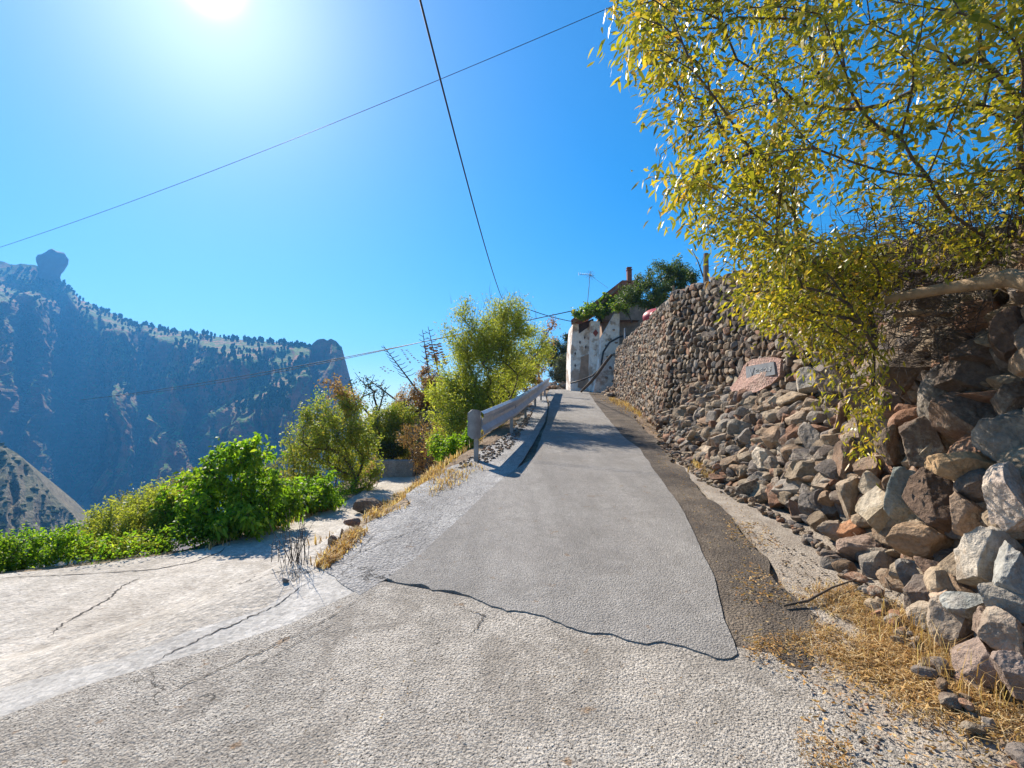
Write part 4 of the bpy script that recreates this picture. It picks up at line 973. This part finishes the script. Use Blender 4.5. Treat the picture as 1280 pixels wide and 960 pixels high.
# rubble bank at the crest
r = np.random.default_rng(88); items = []
for _ in range(150):
    u = r.uniform(655, 712); Y_ = r.uniform(30, 33); x = (u-640)/F*Y_; s = r.uniform(.08, .3)
    items.append(((x, Y_, float(H(x, Y_))+abs(r.normal())*.25), (s, s, s*.6), TINTS[r.integers(8)]*1.3, r.uniform(0, 3)))
o = rock_field(items, 2, M['rock'], 'crest_stones', None); tag(o, 'heap of pale stones where the road disappears over the crest', 'stones', kind='stuff')

# ================================================================== SMALL THINGS ON AND BY THE WALL
def wall_post(u, v0, v1, Y, w, label, name='fence_post', mat='wood', tilt=0):
    a, b = P(u, v1, Y), P(u+tilt, v0, Y); mb = MB()
    mb.tube([a-[0, 0, .3], a, (a+b)/2, b], [w, w, w*.97, w*.85], 8); o = mb.build(name, M[mat], None, False); tag(o, label, 'post'); return o
wall_post(882.5, 317, 350, 10.2, .062, 'thick weathered wooden post standing on the stone wall')
wall_post(842, 357, 374, 12.5, .03, 'thin pale post in front of the dark green bush')
wall_post(808, 385, 402, 17.5, .035, 'short bent post just left of the red tub')
wall_post(781, 410, 422, 21.8, .04, 'stubby post at the far end of the stone wall', mat='galvd')
mb = MB(); mb.tube([P(879, 346, 10.4), P(873, 328, 10.5), P(865, 312, 10.6)], [.016, .012, .007], 5); mb.tube([P(875, 333, 10.5), P(879, 322, 10.5)], [.008, .004], 4)
o = mb.build('dead_branch', M['bark'], None, True); tag(o, 'thin dead branch leaning against the wooden post on the wall', 'branch')
# red tub: rounded rim seen edge-on
c = P(824, 394, 15.9); V = []; n = 28; k = 10
for i in range(n):
    a = i/n*2*math.pi
    for j in range(k):
        t = j/(k-1); rad_ = .52*(1-.35*(1-t)**2); V.append((c[0]+math.cos(a)*rad_*1.0, c[1]+(t-.5)*.35, c[2]+math.sin(a)*rad_*.62-.05))
Q = [[i*k+j, ((i+1) % n)*k+j, ((i+1) % n)*k+j+1, i*k+j+1] for i in range(n) for j in range(k-1)]+[[i*k for i in range(n)], [i*k+k-1 for i in range(n)][::-1]]
o = mesh_obj('tub', V, Q, M['red'], None, True); tag(o, 'rounded red tub lying on its side behind the wall top', 'tub')
mb = MB(); ps = [(806, 417), (793, 419), (775, 421), (762, 428), (754, 440), (752, 452), (752, 460)]
mb.tube([P(u, v, 25.2-.28*(i == 0)*6+0) if i else P(u, v, 20.5) for i, (u, v) in enumerate(ps)], .055, 6)
o = mb.build('hose', M['hose'], None, True); tag(o, 'black hose looping down from the wall top past the white buttress', 'hose')
mb = MB(); mb.tube([P(765, 443, 24.0), P(757, 453, 24.1), P(748, 466, 24.2), (P(738, 478, 24.4)), P(726, 490, 24.6)], [.07, .08, .085, .08, .06], 7)
o = mb.build('pole', M['bark'], None, True); tag(o, 'dark crooked pole propped against the foot of the house', 'pole')
mb = MB(); mb.tube([P(713, 479, 25.2), P(725, 476, 25.1), P(740, 470, 24.9), P(754, 458, 24.8)], .045, 6)
o = mb.build('pipe', M['hose'], None, True); tag(o, 'thin dark pipe running across the foot of the white house', 'pipe')
r = np.random.default_rng(90); items = []
for _ in range(110):
    u = r.uniform(746, 792); Y_ = r.uniform(22.5, 25); p_ = P(u, 480, Y_); zz = float(zm(Y_)); s = r.uniform(.06, .22); f_ = r.random()
    items.append(((max(p_[0], float(XW(Y_))-.2), Y_, zz+f_*.9*max(0, (u-746)/46)), (s, s, s*.6), TINTS[r.integers(8)]*1.25, r.uniform(0, 3)))
o = rock_field(items, 2, M['rock'], 'fallen_stones', None); tag(o, 'fallen stones heaped between the house buttress and the stone wall', 'stones', kind='stuff')

# small block wall and bank growth on the left
c = (P(470, 590, 14.6)+P(514, 590, 14.6))/2; mb = MB(); x0, x1 = P(468, 590, 14.6)[0], P(515, 590, 14.6)[0]
mb.box(((x0+x1)/2, 14.85, .2), (x1-x0, .35, .62)); o = mb.build('block_wall', M['strip'], None); tag(o, 'low grey concrete block wall across the end of the side track', 'wall')

# ================================================================== LEFT-HAND PLANTS
bush('shrub', 'tall feathery yellow green shrub behind the guardrail', 'shrub', on_ground(615, 12.6), [(600, 465, 56, 62, 12.8), (640, 425, 46, 44, 13), (575, 440, 36, 50, 12.8), (565, 500, 38, 50, 12.2), (660, 436, 34, 34, 13.8), (612, 405, 44, 34, 12.9), (636, 382, 26, 18, 12.9), (560, 545, 26, 30, 11.6), (585, 392, 20, 20, 12.8), (600, 505, 38, 36, 12.6), (632, 470, 30, 30, 14.5)], 1300, 40, .24, .10, .023, 'leaf_willow', 81, r_tip=.0028, p=.4, zb=.5, outk=1.0, gap=.9, gs=1.6, trunk_part='stems')
def shoots(parent_label, pix, Y, n, L, seed, th=.006):
    r = np.random.default_rng(seed); A = []; B = []; ra = []; rb = []
    e_ = [o for o in C.objects if o.get('label') == parent_label][0]
    for _ in range(n):
        u, v, ru, rv = pix[r.integers(len(pix))]; p = P(u+r.normal()*ru, v+r.normal()*rv, Y+r.normal()*.4); q = np.array([r.normal()*.35, r.normal()*.35, 1]); q /= np.linalg.norm(q); st = L*r.uniform(.5, 1.2)/5
        for k in range(5):
            nx_ = p+q*st; A.append(p); B.append(nx_); ra.append(th*(1-k*.16)); rb.append(th*(1-(k+1)*.16)); p = nx_; q = q+r.normal(size=3)*.12; q /= np.linalg.norm(q)
    for k in range(n): V, Q = cones(A[5*k:5*k+5], B[5*k:5*k+5], ra[5*k:5*k+5], rb[5*k:5*k+5], 4); mesh_obj('shoot', V, Q, M['twig'], e_, True)
shoots('tall feathery yellow green shrub behind the guardrail', [(595, 400, 14, 8), (632, 385, 14, 8), (655, 420, 12, 10), (578, 430, 10, 12), (615, 400, 18, 10)], 12.9, 80, .5, 4, .005)
bush('shrub', 'bright green low shrub under the feathery one by the guardrail end', 'shrub', on_ground(570, 9.8), [(572, 566, 26, 24, 9.9), (552, 560, 18, 22, 10.2), (590, 545, 12, 26, 9.7)], 150, 40, .12, .07, .028, 'leaf_bright', 82, r_tip=.004)
bush('almond_tree', 'small almond tree with dark trunk and reddish top beside the side track', 'tree', np.array([-4.05, 11.6, float(H(-4.05, 11.6))]), [(420, 520, 48, 40, 11.8), (388, 545, 36, 36, 11.8), (448, 548, 28, 34, 11.8), (460, 590, 18, 28, 11.9), (375, 578, 28, 26, 12), (390, 598, 36, 24, 12.3), (450, 575, 26, 32, 12.8), (415, 560, 40, 24, 12.6)], 620, 38, .18, .085, .028, 'leaf_almond', 83, r_tip=.0035, p=.46, gap=.8)
T = blobs_px([(422, 486, 30, 14, 11.7), (412, 476, 16, 8, 11.8), (446, 500, 16, 12, 11.6)], 26, 84)
plant('almond_tree', 'brown leaved almond tree just behind the green one', 'tree', np.array([-4.6, 12.6, float(H(-4.6, 12.6))]), T, 50, .17, .08, .026, 'leaf_brown', seed=84, r_tip=.004)
T = blobs_px([(462, 492, 26, 26, 17), (448, 478, 14, 16, 17), (476, 500, 14, 22, 17)], 90, 85)
plant('bare_tree', 'nearly leafless slender tree against the sky left of the agave stalk', 'tree', np.array([-5.6, 17, float(H(-5.6, 17))]), T, 6, .2, .09, .04, 'leaf_dark', seed=85, r_tip=.008)
fig_root = np.array([-4.35, 7.3, float(H(-4.35, 7.3))])
bush('walnut_tree', 'bright green broad leaved young tree at the edge of the side track', 'tree', fig_root, [(300, 590, 50, 42, 7.4), (255, 622, 50, 44, 7.2), (340, 622, 44, 36, 7.6), (300, 640, 56, 34, 7.1), (312, 560, 24, 20, 7.5), (222, 640, 30, 30, 7.1), (280, 655, 60, 22, 6.9)], 420, 24, .12, .10, .042, 'leaf_bright', 86, r_tip=.004, droop=.55, zb=-.1, gap=.68, gs=2.2)
bush('shrub', 'bright green leafy shrub between the young broad leaved tree and the almond tree', 'shrub', np.array([-3.85, 8.9, float(H(-3.85, 8.9))]), [(380, 618, 44, 22, 8.9), (415, 612, 22, 26, 9.2), (360, 628, 30, 20, 8.6), (345, 610, 20, 16, 8.9)], 230, 26, .11, .095, .038, 'leaf_bright', 87, r_tip=.004, droop=.5)
bush('shrub', 'soft olive yellow shrub left of the broad leaved tree', 'shrub', np.array([-4.7, 6.6, float(H(-4.7, 6.6))]), [(160, 655, 50, 34, 6.9), (210, 650, 30, 36, 7.1), (115, 672, 36, 24, 6.6), (195, 625, 26, 24, 7.3), (150, 680, 60, 16, 6.5)], 420, 80, .12, .055, .014, 'leaf_willow', 88, r_tip=.003, zb=.5)
bush('shrub', 'low bright green shrub in the lower left corner by the track', 'shrub', np.array([-5.9, 5.9, float(H(-5.9, 5.9))]), [(50, 682, 50, 24, 5.9), (0, 690, 40, 24, 5.7), (85, 675, 30, 24, 6.1), (-60, 700, 60, 26, 5.6)], 260, 36, .09, .045, .02, 'leaf_bright', 89, r_tip=.003)
bush('dry_weed', 'rust brown dried seed head standing among the left hand shrubs', 'weed', on_ground(222, 7.6), [(224, 606, 12, 12, 7.8), (214, 614, 12, 8, 7.8)], 34, 22, .06, .03, .014, 'leaf_brown', 90, r_tip=.002)
bush('shrub', 'dark green shrub filling the slope behind the broad leaved tree', 'shrub', np.array([-6.2, 9.2, float(H(-6.2, 9.2))]), [(240, 610, 34, 26, 9.2), (330, 600, 40, 28, 9.4), (180, 630, 40, 24, 9)], 220, 26, .14, .06, .02, 'leaf_olive', 91, r_tip=.004)
r = np.random.default_rng(12); q = r.uniform((-9.5, 3.5), (-3, 12), (60000, 2)); sd_ = edge_sd(q[:, 0], q[:, 1]); dn_ = fbm(np.c_[q*1.3, q[:, :1]*0], 3)
q = q[(sd_ > .02) & (sd_ < .75+dn_*.5) & (dn_ > -.35)][:9000]; pz = H(q[:, 0], q[:, 1])+r.random(len(q))**1.5*.28
V, T_, rn = leaves(np.c_[q, pz], rand_dir(len(q), r, .5, .8), .055, .022, .3, 12); o = mesh_obj('ground_cover', V, T_, M['leaf_bright'], None, False, {'rnd': rn}); tag(o, 'low leafy weeds along the outer edge of the side track', 'ground cover', kind='stuff')
grass('dry_grass', 'rusty dry weeds on the slope behind the guardrail posts', np.array([(a_, b_) for a_, b_ in np.random.default_rng(13).uniform((-3, 6.5), (1.3, 24), (16000, 2)) if .12 < XL(b_)-a_ < 1.6]), .16, 52, lean=1.2, w=.008, thin=-.02)
# bank
bush('shrub', 'brownish green scrub covering the earth bank left of the feathery shrub', 'shrub', on_ground(482, 15.6), [(478, 535, 26, 26, 15.6), (500, 520, 24, 22, 15.8), (468, 550, 20, 20, 15.4), (498, 555, 20, 16, 15.4)], 300, 60, .2, .09, .03, 'leaf_almond', 92, r_tip=.005)
bush('dry_bush', 'rust brown dry bush above the end of the block wall', 'bush', on_ground(535, 12.6), [(538, 545, 22, 26, 12.9), (528, 570, 20, 20, 12.7), (550, 560, 16, 20, 12.5), (512, 545, 16, 20, 13.4)], 220, 26, .13, .055, .018, 'leaf_brown', 93, r_tip=.004)
bush('dry_bush', 'dark dry undergrowth on top of the earth bank beside the agaves', 'bush', on_ground(515, 17.5), [(520, 500, 26, 22, 17.5), (545, 490, 18, 28, 17.5), (500, 510, 16, 12, 17.2), (535, 470, 14, 14, 18)], 260, 50, .2, .09, .03, 'leaf_brown', 94, r_tip=.007)
bush('dark_brush', 'blackish thicket in the hollow above the block wall', 'bush', on_ground(486, 15.1), [(482, 562, 20, 12, 15.1), (496, 556, 14, 14, 15.2)], 120, 26, .13, .06, .02, 'leaf_dark', 95, r_tip=.005)

bush('shrub', 'yellow brown brush growing behind the far half of the guardrail', 'shrub', np.array([.1, 18.5, float(H(.1, 18.5))]), [(648, 462, 22, 22, 18), (630, 480, 22, 24, 17), (662, 445, 18, 22, 19.5), (612, 500, 26, 26, 15.5), (664, 470, 10, 14, 20.5)], 380, 46, .22, .10, .03, 'leaf_olive', 101, r_tip=.005)
bush('shrub', 'pale dry shrub between the far guardrail posts and the crest', 'shrub', np.array([.9, 24, float(H(.9, 24))]), [(664, 462, 10, 14, 25), (655, 474, 10, 12, 24), (672, 474, 6, 8, 26)], 80, 40, .22, .12, .04, 'leaf_brown', 102, r_tip=.006)
# agave flower stalks
def agave(root, top, n, label, seed, flat=True, pods=True, w=.038):
    r = np.random.default_rng(seed); e = empty('agave_stalk', root); tag(e, label, 'agave', 'agave flower stalks on the bank')
    root = np.array(root); top = np.array(top); ctl = [root+(top-root)*t for t in np.linspace(0, 1, 8)]
    mb = MB(); mb.tube(ctl, np.linspace(w, w*.25, 8), 7); mb.build('stem', M['bark'], e, True)
    A, B, ra, rb, tp = [], [], [], [], []
    for i in range(n):
        t = .35+.63*i/n; p0 = root+(top-root)*t; a = r.uniform(0, 6.28); L = .42*(1-((t-.35)/.63)*.6)*r.uniform(.8, 1.1)*w/.038
        if i % 2: d = np.array([1, r.normal()*.5, .35])
        else: d = np.array([-1, r.normal()*.5, .35])
        d /= np.linalg.norm(d); p1 = p0+d*L*.6; p2 = p1+(d*.8+[0, 0, .35])*L*.4
        A += [p0, p1]; B += [p1, p2]; ra += [.014, .011]; rb += [.011, .008]; tp.append(p2)
    per = 46 if pods else 16
    for i, c in enumerate(tp):
        V, Q = cones(A[2*i:2*i+2], B[2*i:2*i+2], ra[2*i:2*i+2], rb[2*i:2*i+2], 5); sb = mesh_obj('side_branch', V, Q, M['bark'], e, True)
        k_ = 1 if pods else .45
        V, Fc = rock(c, (.21*k_*r.uniform(.7, 1.2), .17*k_, .065*k_), seed*50+i, 4, .22, rz=0); mesh_obj('seed_pod', V, Fc, M['pod'], sb, False)
agave(P(527, 495, 17.5), P(479, 432, 17.5), 17, 'dead agave flower stalk leaning left with bare curled branches', 1, pods=False)
agave(P(541, 500, 18), P(528, 412, 18), 16, 'left upright agave flower stalk with flat brown seed clusters', 2)
agave(P(556, 500, 18.4), P(535, 408, 18.4), 16, 'right agave flower stalk with greenish brown seed clusters beside the feathery shrub', 3)
agave(P(495, 500, 18), P(455, 470, 18), 8, 'short broken agave stalk leaning far left over the bank', 4, pods=False, w=.035)

# ================================================================== OVERHEAD CABLES
def cable(pa, pb, sag, rad_, label, n=40):
    a, b = np.array(pa), np.array(pb); t = np.linspace(0, 1, n)[:, None]; p = a+(b-a)*t; p[:, 2] -= (4*sag*t*(1-t))[:, 0]
    mb = MB(); mb.tube(p, rad_, 6); o = mb.build('power_cable', M['cable'], None, True); tag(o, label, 'cable', 'overhead cables'); return o
cable(P(515, -40, 6), P(627, 372, 26), .35, .017, 'thick black overhead cable dropping from the top of the sky to the shrub')
cable(P(-40, 322, 34), P(830, -20, 17), .55, .013, 'long thin overhead cable crossing the open sky diagonally')
cable(P(100, 500, 60), P(716, 388.5, 27), .5, .026, 'upper of the two parallel cables crossing in front of the far cliffs')
cable(P(160, 494, 60), P(640, 402, 27), .5, .022, 'lower of the two parallel cables crossing in front of the far cliffs')
cable(P(640, 378, 26), P(716, 402, 26.6), .12, .02, 'short service cable running from the shrub to the house corner')
for k_, (va, vb) in enumerate([(334, 314), (338, 325)]):
    cable(P(884, va, 10.2), P(935, vb, 8.6), .02, .004, ('upper' if k_ == 0 else 'lower')+' fence wire tied to the wooden post on the wall')
pu = empty('utility_pole', on_ground(633, 26)); tag(pu, 'utility pole mostly hidden in the tall feathery shrub', 'pole')
mb = MB(); mb.tube([on_ground(633, 26, -.3), P(632, 384, 26)], [.11, .08], 8); mb.build('shaft', M['wood'], pu, True)
mb = MB(); a = P(627, 386, 26); b = P(641, 390, 26); mb.tube([a, b], .035, 6); mb.build('crossarm', M['wood'], pu, True)

# ================================================================== DRY GRASS, LITTER, STICKS
grass('dry_grass', 'orange dry grass along the edge of the bank by the guardrail', inpoly([(455, 655), (470, 630), (520, 605), (560, 588), (600, 578), (605, 590), (560, 612), (510, 635)], 7000, 1), .09, 1, lean=1.5, w=.005, curve=1.0)
grass('dry_grass', 'straw coloured dry grass at the foot of the boulders at lower right', inpoly([(1040, 740), (1090, 738), (1130, 770), (1190, 830), (1285, 880), (1285, 925), (1200, 910), (1110, 865), (1020, 810), (1010, 770)], 11500, 2), .055, 2, lean=2.2, w=.0026, curve=1.7, thin=-.06, nf=2.6, jit=.09)
grass('dry_grass', 'long single straw stalks standing among the lower right stones', inpoly([(1100, 760), (1190, 830), (1285, 880), (1285, 910), (1180, 880), (1090, 800)], 260, 31), .22, 31, lean=.9, w=.0018, thin=-1)
grass('dry_grass', 'small straw tuft at the foot of the rubble slope', inpoly([(858, 592), (872, 578), (895, 582), (900, 600), (880, 603)], 1500, 3), .12, 3, lean=1.0, w=.005)
grass('dry_grass', 'thin dry grass line below the tall stone wall', inpoly([(760, 498), (790, 505), (826, 520), (832, 528), (800, 520), (765, 504)], 1800, 4), .16, 4, lean=.9, w=.008)
grass('dry_grass', 'rusty dry weeds in the broken edge of the road', inpoly([(398, 705), (425, 680), (462, 648), (475, 640), (462, 660), (430, 690), (405, 712)], 1500, 5), .07, 5, lean=1.1, w=.005)
grass('dry_grass', 'thin dry fringe at the far edge of the side track', inpoly([(250, 690), (290, 682), (350, 660), (425, 634), (425, 626), (350, 650), (285, 672)], 1500, 6), .10, 6, lean=.9, w=.005)
grass('dry_grass', 'patchy dry grass covering the earth bank below the feathery shrub', np.array([(a_, b_) for a_, b_ in np.random.default_rng(9).uniform((-5, 14.8), (0, 22), (9000, 2)) if a_ < XL(b_)-.3]), .28, 41, lean=1.0, w=.012, thin=.0, nf=1.2)
grass('dry_grass', 'reddish dry grass above the block wall', np.c_[np.random.default_rng(4).uniform(x0, x1+.8, 900), np.random.default_rng(5).uniform(15.05, 15.8, 900)], .25, 7, lean=.8, w=.012)
wp = G(368, 704); r = np.random.default_rng(66); A = []; B = []; ra = []; rb = []
for i in range(34):
    p = wp+r.normal(size=3)*[.07, .05, 0]; q = np.array([r.normal()*.22, r.normal()*.2, 1]); L_ = r.uniform(.12, .42)/6
    for k in range(6):
        n_ = p+q*L_; A.append(p); B.append(n_); ra.append(.0028-.0003*k); rb.append(.0025-.0003*k)
        if k > 1 and r.random() < .7:
            d_ = np.array([r.normal()*.8, r.normal()*.8, .7]); A.append(n_); B.append(n_+d_*.03); ra.append(.0016); rb.append(.001)
        p = n_; q = q+r.normal(size=3)*.1
V, Q = cones(A, B, ra, rb, 4); o = mesh_obj('dry_weed', V, Q, M['twig'], None, True); tag(o, 'tall thin leafless weed growing at the edge of the side track', 'weed')
def litter(name, label, pts, size, seed, mat='litter'):
    r = np.random.default_rng(seed); n = len(pts); z = H(pts[:, 0], pts[:, 1])+r.uniform(.012, .035, n)
    V, T_, rn = leaves(np.c_[pts, z], rand_dir(n, r, 0, .12), size, size*.28, -.12, seed); o = mesh_obj(name, V, T_, M[mat], None, False, {'rnd': rn}); tag(o, label, 'leaf litter', kind='stuff')
lp = inpoly([(905, 650), (960, 660), (1010, 740), (1100, 745), (1180, 830), (1285, 890), (1285, 990), (1040, 990), (985, 850), (930, 830)], 2000, 11)
dn = fbm(np.c_[lp*2.3, lp[:, :1]*0], 3); litter('leaf_litter', 'dead leaves and straw scattered over the right hand shoulder', lp[dn > -.08], .03, 12)
lp = inpoly([(840, 560), (870, 590), (960, 660), (1000, 720), (985, 830), (925, 820), (900, 720), (850, 620), (815, 570)], 10, 13); lp = inpoly([(940, 800), (1040, 790), (1080, 860), (1060, 990), (1010, 990), (985, 880), (930, 840)], 4200, 77); dn = fbm(np.c_[lp*3.1, lp[:, :1]*0+2], 3); litter('leaf_litter', 'brown crumbled leaves and bark drifted over the lower end of the dark shoulder', lp[dn > -.12], .016, 78)
lp = inpoly([(840, 560), (870, 590), (960, 660), (1000, 720), (985, 830), (925, 820), (900, 720), (850, 620), (815, 570)], 700, 13); litter('leaf_litter', 'sparse dead leaves along the dark tarred strip', lp, .022, 14)
litter('leaf_litter', 'brown dead leaves below the far part of the wall', inpoly([(735, 492), (780, 500), (840, 540), (850, 560), (820, 545), (760, 505)], 900, 15), .05, 16)
litter('leaf_litter', 'few dead leaf fragments lying on the foreground concrete', inpoly([(300, 950), (500, 780), (900, 850), (1000, 950)], 70, 17), .016, 18)
def chips(name, label, pts, s0, s1, seed, tints=TINTS):
    r = np.random.default_rng(seed); it = []
    for x, y in pts:
        s = r.uniform(s0, s1); it.append(((x, y, float(H(x, y))+s*.3+.006), (s, s*r.uniform(.6, 1), s*.5), tints[r.integers(len(tints))]*r.uniform(.7, 1.2), r.uniform(0, 3)))
    o = rock_field(it, 1, M['rock'], name, None); tag(o, label, 'pebbles', kind='stuff')
chips('pebbles', 'small pebbles strewn over the gravel verge', inpoly([(905, 640), (1000, 690), (1090, 745), (1200, 870), (1280, 920), (1280, 990), (1040, 990), (1000, 840), (1015, 770)], 380, 19), .004, .013, 20)
chips('pebbles', 'pebbles on the stony strip behind the guardrail', inpoly([(560, 590), (600, 565), (640, 540), (668, 510), (660, 530), (640, 560), (612, 578)], 500, 21), .01, .04, 22)
sp0 = G(980, 762)
mb = MB(); mb.tube([G(980, 761)+[0, 0, .02], G(1010, 757)+[0, 0, .03], G(1040, 745)+[0, 0, .05], G(1070, 737)+[0, 0, .06], G(1100, 735)+[0, 0, .05]], [.008, .009, .007, .005, .003], 6)
o = mb.build('stick', M['bark'], None, True); tag(o, 'dark curved stick lying at the edge of the straw', 'stick')
mb = MB(); a = G(1115, 745); mb.tube([G(1068, 697)+[0, 0, .2], G(1090, 712)+[0, 0, .14], G(1108, 735)+[0, 0, .06], a+[0, 0, .02]], [.002, .004, .005, .004], 5)
o = mb.build('stick', M['bark'], None, True); tag(o, 'thin bent twig leaning on the lowest stones beside the gravel', 'stick')
# broken slab edge and stones by the fork
for (u, v, w, h, tint, lab) in [(414, 677, 12, 9, (.19, .12, .09), 'small dark round stone at the broken road edge'), (455, 636, 34, 14, (.17, .13, .10), 'broken dark slab lifted at the fork of the two roads'),
                                (440, 655, 18, 9, (.26, .14, .10), 'reddish stone in the weeds at the broken road edge'), (472, 632, 22, 10, (.22, .17, .13), 'brown flat stone beside the broken slab at the fork'), (356, 727, 10, 4, (.25, .22, .2), 'flat chip lying alone on the cement band')]:
    q = G(u, v+h*.3); s = q[1]/F/2; V, Fc = rock(q+[0, 0, h*s*.9], (w*s*1.1, w*s*.8, h*s*1.6), int(u), 5, .08, rz=.2)
    o = mesh_obj('stone', V, Fc, M['rock'], None, True, {'tint': np.tile(tint, (len(V), 1))}); tag(o, lab, 'stone')

# ================================================================== AIR, SKY, SUN, CAMERA
HZ = True
if HZ:
    x0, x1, y0, y1, z0, z1 = -2700, 2700, -300, 2750, -124, 455
    V = [(x, y, z) for z in (z0, z1) for y in (y0, y1) for x in (x0, x1)]
    hb = mesh_obj('haze', V, [[0, 2, 3, 1], [4, 5, 7, 6], [0, 1, 5, 4], [2, 6, 7, 3], [0, 4, 6, 2], [1, 3, 7, 5]], None, None, origin=(0, 0, 0))
    m, nt = new_mat('haze_air'); t = NT(nt); pv = t.n('ShaderNodeVolumePrincipled'); oo = t.n('ShaderNodeOutputMaterial')
    pv.inputs['Color'].default_value = (.10, .44, 1.0, 1); pv.inputs['Density'].default_value = .00031; pv.inputs['Anisotropy'].default_value = .2
    t.l(pv.outputs[0], oo.inputs['Volume']); hb.data.materials.append(m)
    tag(hb, 'thin blue haze filling the valley air', 'haze', kind='stuff')

w = bpy.data.worlds.new('World'); S.world = w; w.use_nodes = True; nt = w.node_tree; nt.nodes.clear(); t = NT(nt)
sky = t.n('ShaderNodeTexSky', sky_type='NISHITA'); sky.sun_disc = False; sky.sun_elevation = SUN_EL; sky.sun_rotation = SUN_AZ
sky.altitude = 1200; sky.air_density = 1.3; sky.dust_density = .5; sky.ozone_density = 3.0
hs = t.n('ShaderNodeHueSaturation'); hs.inputs['Saturation'].default_value = 1.52; hs.inputs['Value'].default_value = 1.0; t.l(sky.outputs[0], hs.inputs['Color'])
tc = t.n('ShaderNodeTexCoord'); dp = t.n('ShaderNodeVectorMath', operation='DOT_PRODUCT'); t.l(tc.outputs['Generated'], dp.inputs[0]); dp.inputs[1].default_value = tuple(SUN)
d = t.math('MAXIMUM', dp.outputs['Value'], 0)
au = t.math('ADD', t.math('MULTIPLY', t.math('POWER', d, 7), 1.15), t.math('ADD', t.math('MULTIPLY', t.math('POWER', d, 80), 2.6), t.math('MULTIPLY', t.math('POWER', d, 2600), 30.0)))
cc = t.n('ShaderNodeVectorMath', operation='SCALE'); cc.inputs[0].default_value = (.95, .97, 1.0); t.l(au, cc.inputs['Scale'])
ad = t.n('ShaderNodeVectorMath', operation='ADD'); t.l(hs.outputs[0], ad.inputs[0]); t.l(cc.outputs[0], ad.inputs[1])
bg = t.n('ShaderNodeBackground'); bg.inputs['Strength'].default_value = .07; t.l(ad.outputs[0], bg.inputs['Color'])
ow = t.n('ShaderNodeOutputWorld'); t.l(bg.outputs[0], ow.inputs['Surface'])

L = bpy.data.lights.new('sun', 'SUN'); L.energy = 5.0; L.angle = R(.53); L.color = (1, .91, .79)
lo = bpy.data.objects.new('sun', L); C.objects.link(lo)
from mathutils import Vector
lo.rotation_euler = Vector(-SUN).to_track_quat('-Z', 'Y').to_euler()
cam = bpy.data.cameras.new('camera'); co = bpy.data.objects.new('camera', cam); C.objects.link(co)
co.location = (0, 0, CAMZ); co.rotation_euler = (math.pi/2+PIT, 0, 0)
cam.sensor_width = 36; cam.lens = 36*F/1280; cam.clip_start = .05; cam.clip_end = 8000
S.camera = co
S.render.engine = 'CYCLES'
S.view_settings.view_transform = 'Standard'; S.view_settings.look = 'None'; S.view_settings.gamma = 1; S.view_settings.exposure = 1.15
try: S.view_settings.use_curve_mapping = False
except Exception: pass
